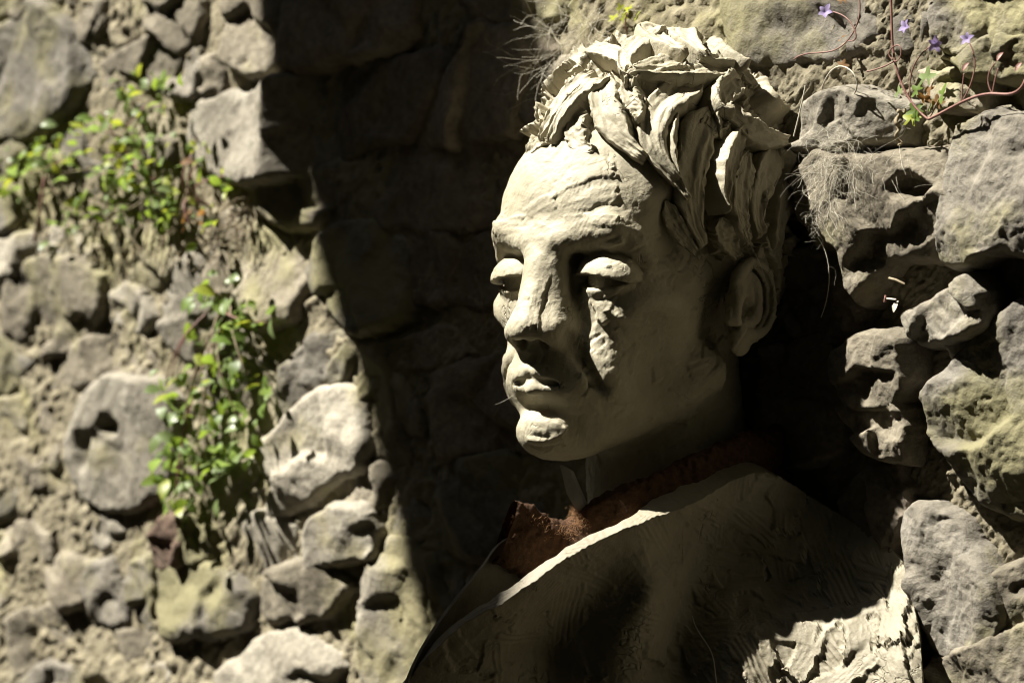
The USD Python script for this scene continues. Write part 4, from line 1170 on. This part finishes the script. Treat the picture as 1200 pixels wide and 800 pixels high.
# garden around the wall: a tall hedge opposite, and trees that keep most of the sky off the scene; the sun comes in through a gap
hedge = thing('garden_hedge', 'tall dark clipped hedge opposite the stone wall', 'hedge')
obj('foliage', foliage([((x, -4.6 + 0.2 * math.sin(x * 3), 1.8), (1.1, 0.8, 2.3)) for x in np.arange(-4, 7.1, 1.0)], 900, 0.07, 601), M['foliage'], hedge)
k = 0
for el, n_az, dist in [(12, 9, 7.0), (36, 7, 6.5), (60, 5, 6.0), (84, 2, 5.5)]:
    for az in np.linspace(-228, -44, n_az):          # azimuths on the open side of the wall
        a_, e_ = math.radians(az), math.radians(el)
        d = np.array([math.cos(a_) * math.cos(e_), math.sin(a_) * math.cos(e_), math.sin(e_)])
        c = np.array([0.1, 0, 1.5]) + d * dist
        off = c - (np.array([0.1, 0, 1.5]) + SUN * np.dot(c - [0.1, 0, 1.5], SUN))
        rx = 2.0
        gap = np.linalg.norm(off)
        if np.dot(d, SUN) > 0 and gap < rx * 1.45 + 0.9:
            if gap < 1.4:
                continue
            rx = max(0.6, (gap - 0.9) / 1.45)
        k += 1
        t_ = thing('shade_tree', 'broad dark leafy tree shading the garden wall', 'tree', 'trees shading the garden')
        obj('crown', foliage([(c, (rx * 1.25, rx * 1.25, rx * 1.15))], 2200, 0.12, 620 + k), M['foliage'], t_)
        out = np.array([math.cos(a_), math.sin(a_), 0]) * max(5.5, dist * math.cos(e_))
        pts = spline([(out[0], out[1], 0), (out[0] * 1.05, out[1] * 1.05, c[2] * 0.5), (c[0], c[1], c[2])], 16)
        obj('trunk', tube(pts, np.linspace(0.18, 0.08, 16), 12), M['bark'], t_)

# ------------------------------------------------------------------ plants, dry stalks and threads on the wall
def leaf_mesh(p, up, face, L, W, cup=0.25):
    """a small pointed oval leaf: base at p, growing along up, its upper side towards face"""
    up = unit(up); face = unit(face - up * np.dot(face, up)); sd = np.cross(up, face)
    t = np.array([0, 0.18, 0.42, 0.68, 0.88, 1.0]); w = np.array([0.06, 0.62, 1.0, 0.82, 0.42, 0.02])
    v = []
    for ti, wi in zip(t, w):
        c = p + up * L * ti + face * (L * 0.16 * math.sin(ti * 2.6) - L * 0.12 * ti)
        v += [c - sd * W * wi / 2 + face * W * cup * wi / 2, c, c + sd * W * wi / 2 + face * W * cup * wi / 2]
    f = tris(grid_faces(len(t), 3))
    return np.array(v), f


def lobed_leaf(p, up, face, R):
    """a five-lobed toadflax leaf"""
    up = unit(up); face = unit(face - up * np.dot(face, up)); sd = np.cross(up, face)
    v = [p + up * R * 0.45]
    n = 25
    for k in range(n):
        a = -2.6 + 5.2 * k / (n - 1)
        rr = R * (0.72 + 0.28 * math.cos(5 * a * 0.97)) * (1 if abs(a) < 2.4 else 0.7)
        v.append(p + up * (R * 0.45 + rr * math.cos(a) * 0.9) + sd * rr * math.sin(a) + face * (0.10 * rr * math.cos(3 * a)))
    f = np.array([[0, k, k + 1] for k in range(1, n)])
    return np.array(v), f


def on_wall(px, py, h):
    a, z = px_wall(px, py, h)
    return wall_pt(a, z, h)


def trailing(name, label, spots, per, seed, root, size, mats, group=None):
    r = np.random.default_rng(seed)
    base = on_wall(*root, 0.004)
    t = thing(name, label, 'plant', group, loc=base)
    spots = np.array(spots, float)
    for (x, y) in spots[r.permutation(len(spots))[:max(4, len(spots) // 4)]]:
        p1 = on_wall(x, y, r.uniform(0.015, 0.035)); mid_ = (base + p1) / 2 + WN * r.uniform(0.008, 0.02) + np.array([0, 0, r.uniform(-.01, .012)])
        obj('stem', tube(spline([base, mid_, p1], 14), np.linspace(0.0009, 0.0006, 14), 5), M['stem'] if r.random() < 0.6 else M['stem_dry'], t, origin=base)
    cnt = 0
    for (x, y) in spots:
        for _ in range(per):
            if cnt >= 290:
                break
            q = on_wall(x + r.normal(0, 9), y + r.normal(0, 9), 0.012 + abs(r.normal(0, 0.014)))
            up = r.normal(0, 1, 3) * 0.8 + WN * 0.5 + np.array([-0.3, 0, -0.2])
            fc_ = SUN * 0.9 + WN * 0.5 + r.normal(0, 0.55, 3)
            L = size * r.choice([0.6, 0.8, 1.0, 1.1, 1.3]) * r.uniform(0.85, 1.15)
            obj('leaf', leaf_mesh(q, up, fc_, L, L * r.uniform(0.5, 0.72), r.uniform(-0.1, 0.4)), M[mats[r.integers(len(mats))]], t, origin=base)
            cnt += 1
    return t


A1_ = [(155, 115), (180, 100), (172, 124), (196, 108), (160, 102), (182, 130), (115, 140), (132, 148), (126, 160), (150, 165), (165, 172), (178, 178), (186, 166), (165, 195), (155, 206), (146, 212), (136, 222),
       (196, 226), (206, 214), (201, 236), (190, 246), (195, 262), (182, 210), (170, 188), (140, 186), (128, 200), (150, 150), (160, 230), (175, 240), (185, 262), (148, 248), (130, 240)]
A2_ = [(95, 155), (60, 170), (74, 166), (86, 176), (46, 180), (16, 206), (21, 226), (10, 190), (36, 196), (76, 266), (86, 256), (96, 250), (100, 240), (60, 190), (50, 192), (26, 212), (8, 214), (108, 196), (102, 214), (80, 186)]
A3_ = [(225, 180), (236, 176), (230, 192), (266, 206), (272, 216), (264, 222), (226, 250), (238, 246), (222, 262), (244, 258)]
B_ = [(266, 334), (250, 346), (240, 352), (276, 352), (290, 370), (302, 376), (262, 370), (236, 392), (286, 390), (270, 406), (260, 412), (312, 378), (246, 420), (286, 426), (241, 432), (256, 432), (201, 442), (195, 452),
      (216, 470), (206, 476), (226, 456), (290, 440), (300, 450), (306, 462), (220, 500), (206, 512), (236, 490), (281, 490), (291, 500), (270, 520), (256, 526), (300, 520), (246, 540), (281, 546), (216, 540), (200, 530),
      (190, 556), (216, 560), (231, 570), (206, 576), (200, 590), (236, 522), (250, 500), (262, 470), (274, 452), (250, 560), (225, 590), (222, 520), (240, 466), (268, 545)]
GRN = ['leaf', 'leaf', 'leaf', 'leaf_pale', 'leaf_pale', 'leaf_pale', 'leaf_yellow']
trailing('trailing_plant', 'large clump of small green leaves under the stones at upper left', A1_, 6, 901, (170, 170), 0.0105, GRN)
trailing('trailing_plant', 'pale leaved tuft under the big grey stone at the left edge', A2_, 5, 902, (60, 200), 0.0105, ['leaf_pale', 'leaf_pale', 'leaf', 'leaf_yellow', 'leaf'])
trailing('trailing_plant', 'sparse sprig with brown dead leaves below the bright wedge-shaped stone', A3_, 4, 903, (245, 240), 0.009, ['leaf', 'leaf_yellow', 'leaf', 'leaf_brown'])
trailing('trailing_plant', 'green plant hanging down the wall, left of the cracked pale stone', B_, 5, 904, (275, 345), 0.0125, GRN)
# dry roots and dead stalks under the clump
r = np.random.default_rng(905)
dry = thing('dead_stalks', 'tangle of dry brown stalks hanging below the upper left plant', 'dead plant')
st_, wd_ = [], []
for _ in range(110):
    x, y = r.uniform(120, 300), r.uniform(215, 300)
    a = on_wall(x, y, r.uniform(0.006, 0.02)); b = a + np.array([r.normal(0, .012), 0, r.uniform(-0.035, 0.004)]) + WN * r.normal(0.004, .005)
    st_.append(spline([a, (a + b) / 2 + r.normal(0, .006, 3), b], 8)); wd_.append((r.uniform(.0006, .0014), .0004))
tag(curves('stalks', st_, M['stem_dry'], dry, wd_), kind='stuff')
red = thing('red_stalk', 'reddish stalk hanging at the left edge under the tuft', 'plant')
obj('stem', tube(spline([on_wall(52, 208, .02), on_wall(46, 250, .022), on_wall(40, 282, .016)], 12), 0.0013, 6), M['stem'], red)

# the flowering plant at the upper right
def stalk(parent, pts, h=0.02, rad=0.0004, mat='stem'):
    P = [on_wall(x, y, h + (q[0] if q else 0)) for x, y, *q in pts]
    obj('stem', tube(spline(P, 10 * len(P)), rad, 6), M[mat], parent)
    return P[-1]


def blossom(parent, px, py, h, R, r):
    c = on_wall(px, py, h); face = unit(WN + np.array([0, 0, 0.4]) + r.normal(0, 0.4, 3))
    up = unit(np.cross(face, r.normal(0, 1, 3)))
    for k in range(5):
        a = k * 2 * math.pi / 5; d = up * math.cos(a) + np.cross(face, up) * math.sin(a)
        obj('petal', leaf_mesh(c, d + face * 0.35, face - d * 0.3, R * r.uniform(0.8, 1.2), R * 0.62, 0.2), M['petal'], parent)


r = np.random.default_rng(911)
fl = thing('flowering_plant', 'trailing plant with thin red stems, lobed leaves and small violet flowers, upper right', 'plant')
stalk(fl, [(1043, -12), (1045, 30), (1048, 68), (1067, 118), (1088, 140)], 0.03, 0.0007)
stalk(fl, [(1048, 72), (1036, 78), (1016, 84)], 0.03)
stalk(fl, [(1048, 72), (1056, 62), (1054, 54), (1044, 58), (1046, 70)], 0.032)
stalk(fl, [(1088, 140), (1104, 132), (1127, 120), (1163, 110), (1185, 110), (1202, 93)], 0.034, 0.0008)
stalk(fl, [(1163, 110), (1158, 92), (1166, 74)], 0.034); stalk(fl, [(1163, 110), (1166, 94), (1170, 80)], 0.034)
stalk(fl, [(1127, 120), (1128, 100), (1130, 86)], 0.034)
stalk(fl, [(1003, -12), (1002, 34), (982, 57), (958, 62), (930, 70)], 0.03)
stalk(fl, [(976, 14), (990, 20), (1000, 32), (1003, 44), (994, 48)], 0.032)
stalk(fl, [(1088, 140), (1074, 128), (1066, 116)], 0.03); stalk(fl, [(1088, 140), (1096, 126), (1100, 116)], 0.03)
stalk(fl, [(1128, 118), (1140, 60), (1134, 47)], 0.03); stalk(fl, [(1067, 118), (1075, 70), (1097, 51)], 0.028)
for (x, y, h, R) in [(967, 15, .034, .0052), (1062, 32, .034, .0048), (1097, 51, .034, .0048), (1134, 46, .034, .004)]:
    blossom(fl, x, y, h, R, r)
for (x, y) in [(1168, 72), (1190, 84), (1200, 68), (1128, 84)]:
    c = on_wall(x, y, .036)
    obj('bud', leaf_mesh(c, np.array([0.5, 0, 0.7]), WN, 0.006, 0.0026, 0.6), M['stem'], fl)
for (x, y, R, m) in [(1084, 98, .0075, 'leaf_pale'), (1100, 114, .0075, 'leaf'), (1076, 134, .006, 'leaf'), (1066, 146, .007, 'leaf_yellow'), (1053, 112, .005, 'leaf_pale'), (1092, 108, .006, 'leaf_brown'), (1086, 120, .006, 'leaf_brown'),
                     (1078, 108, .0055, 'leaf'), (1096, 126, .0055, 'leaf_brown'), (1070, 140, .005, 'leaf'), (1090, 128, .005, 'leaf_pale'), (986, 80, .0042, 'leaf_brown'), (985, 46, .004, 'leaf_brown'), (988, 4, .004, 'leaf_brown')]:
    obj('leaf', lobed_leaf(on_wall(x, y, .03 if x > 1000 else .014), r.normal(0, 0.5, 3) + np.array([0, 0, 0.6]), WN + SUN * 0.6 + r.normal(0, .35, 3), R), M[m], fl)
sp = thing('green_sprout', 'tiny bright green sprout on the wall above the hair', 'plant')
for (x, y) in [(728, 14), (738, 12), (745, 20), (733, 24), (722, 22)]:
    obj('leaf', lobed_leaf(on_wall(x, y, .03 if x > 1000 else .014), r.normal(0, 0.5, 3) + np.array([0, 0, 0.4]), WN + SUN, .0045), M['leaf_yellow'], sp)
obj('stem', tube(spline([on_wall(735, 40, .01), on_wall(733, 24, .024), on_wall(735, 16, .03)], 10), .0005, 5), M['stem'], sp)
dr = thing('dry_root', 'short crinkled dry root dangling beneath the lobed leaves', 'root')
P = [on_wall(1052 + 2.5 * math.sin(k * 1.9), 130 + k * 5, .026 + .002 * math.cos(k * 2.3)) for k in range(9)]
obj('root', tube(spline(P, 50), np.linspace(.0012, .0008, 50), 6), M['stem_dry'], dr)
dr2 = thing('dry_root', 'second dry root forking beside the first, under the red stems', 'root')
P = [on_wall(1060 - k * 1.5 + 2 * math.sin(k * 2.4), 128 + k * 4, .024) for k in range(7)]
obj('root', tube(spline(P, 40), np.linspace(.0009, .0006, 40), 6), M['stem_dry'], dr2)


def strands(name, label, cat, items, seed, mat='strand', wide=1.0):
    """threads: (x, y, spread in pixels, number, length in mm, height off the wall in mm, droop)"""
    r = np.random.default_rng(seed); L_, W_ = [], []
    for (x, y, sx, sy, n, ln, h, droop) in items:
        for _ in range(n):
            a = on_wall(x + r.normal(0, sx), y + r.normal(0, sy), h / 1000 * r.uniform(0.5, 1.4))
            d = unit(r.normal(0, 1, 3) + WN * 0.2); pts = [a]; l = ln / 1000 * r.uniform(0.4, 1.3)
            bend = r.normal(0, 0.5, 3)
            for k in range(9):
                pts.append(pts[-1] + d * l / 9); d = unit(d + bend * 0.22 + r.normal(0, 0.16, 3) + np.array([0, 0, -droop * 0.1]))
            pts = np.array(pts)
            hh = (pts - W0) @ WN
            pts = pts + WN * np.maximum(0, 0.010 - hh)[:, None]
            L_.append(spline(pts, 24)); W_.append((r.uniform(.00010, .00024) * wide,) * 2)
    t = thing(name, label, cat)
    tag(curves('threads', L_, M[mat], t, W_), kind='stuff')
    return t


strands('fibre_tuft', 'pale tangle of dry fibres on the ledge right of the hair', 'fibres', [(975, 172, 16, 10, 150, 13, 33, 0.8), (985, 196, 20, 8, 170, 18, 36, 1.2), (968, 222, 12, 26, 170, 14, 38, 1.4), (958, 262, 6, 9, 110, 7, 30, 1.0), (1015, 200, 34, 14, 60, 18, 36, 1.2), (985, 180, 20, 16, 14, 40, 36, 1.4)], 921, wide=0.65)
strands('dry_grass', 'wispy dry grass over the mossy stone left of the hair top', 'dry grass', [(668, 44, 24, 12, 50, 40, 26, 0.0), (645, 80, 18, 22, 45, 38, 28, 0.3), (690, 26, 26, 10, 30, 32, 26, 0.2)], 922)
strands('cobweb', 'faint dusty cobweb threads on the shaded wall left of the face', 'cobweb', [(540, 400, 45, 40, 40, 60, 30, 0.6), (570, 350, 20, 50, 30, 60, 35, 0.6), (500, 560, 40, 40, 25, 60, 25, 0.6), (415, 20, 4, 14, 5, 26, 30, 1.0)], 923, 'stem_dry')
def thread(name, label, P, w=.0004):
    t = thing(name, label, 'thread')
    curves('thread', [spline(P, 40)], M['strand'], t, [(w, w)])
thread('loose_thread', 'single pale thread hanging in shade below the fibre tangle', [on_wall(958, 278, .034), on_wall(970, 306, .034), on_wall(971, 336, .032), on_wall(962, 372, .03)])
thread('loose_thread', 'white curled thread hanging over the coat button', [np.array([p[0], -rbf(np.array([[p[0], p[2]]]))[0] - .008, p[2]]) for p in [at_depth(812, 722, .065), at_depth(820, 742, .065), at_depth(832, 762, .065), at_depth(836, 786, .07), at_depth(842, 812, .075)]], .0006)
thread('loose_thread', 'thin straight thread lying against the ear', [h2w(p) for p in [(-4, 78, 16), (-10, 82, 4), (-14, 84, -8)]], .0003)
thread('loose_thread', 'fine stray fibre sticking out left of the mouth', [at_depth(601, 463, .05), at_depth(590, 470, .05), at_depth(580, 474, .05)], .00016)
thread('loose_thread', 'long dry stalk standing against the right side of the hair', [on_wall(930, 160, .05), on_wall(938, 128, .05), on_wall(944, 100, .05)], .0008)
thread('loose_thread', 'pale arched dry stalk right of the hair, above the ledge', [on_wall(962, 112, .03), on_wall(968, 92, .034), on_wall(984, 78, .036), on_wall(998, 84, .036), on_wall(996, 116, .03)], .0008)
# seeds and husks caught under the right-hand stones
sd1 = thing('seed_husk', 'pale flat seed husk in the dark gap above the wedge stone', 'seed')
obj('husk', leaf_mesh(on_wall(1047, 366, .03), np.array([0.35, 0, 0.9]), WN, .007, .0034, 0.3), M['strand'], sd1)
sd2 = thing('straw_bit', 'short pale straw bit in the shaded hollow beneath the big stone', 'straw')
obj('straw', tube(np.array([on_wall(1042, 326, .034), on_wall(1050, 328, .036), on_wall(1060, 333, .034)]), .0008, 6), M['stem_dry'], sd2)
sd3 = thing('straw_bit', 'tiny red and white stalk bit beside the seed husk', 'straw')
obj('straw', tube(np.array([on_wall(1038, 346, .03), on_wall(1037, 354, .03)]), .0008, 5), M['stem'], sd3); obj('straw', tube(np.array([on_wall(1039, 350, .03), on_wall(1050, 351, .03)]), .0006, 5), M['strand'], sd3)
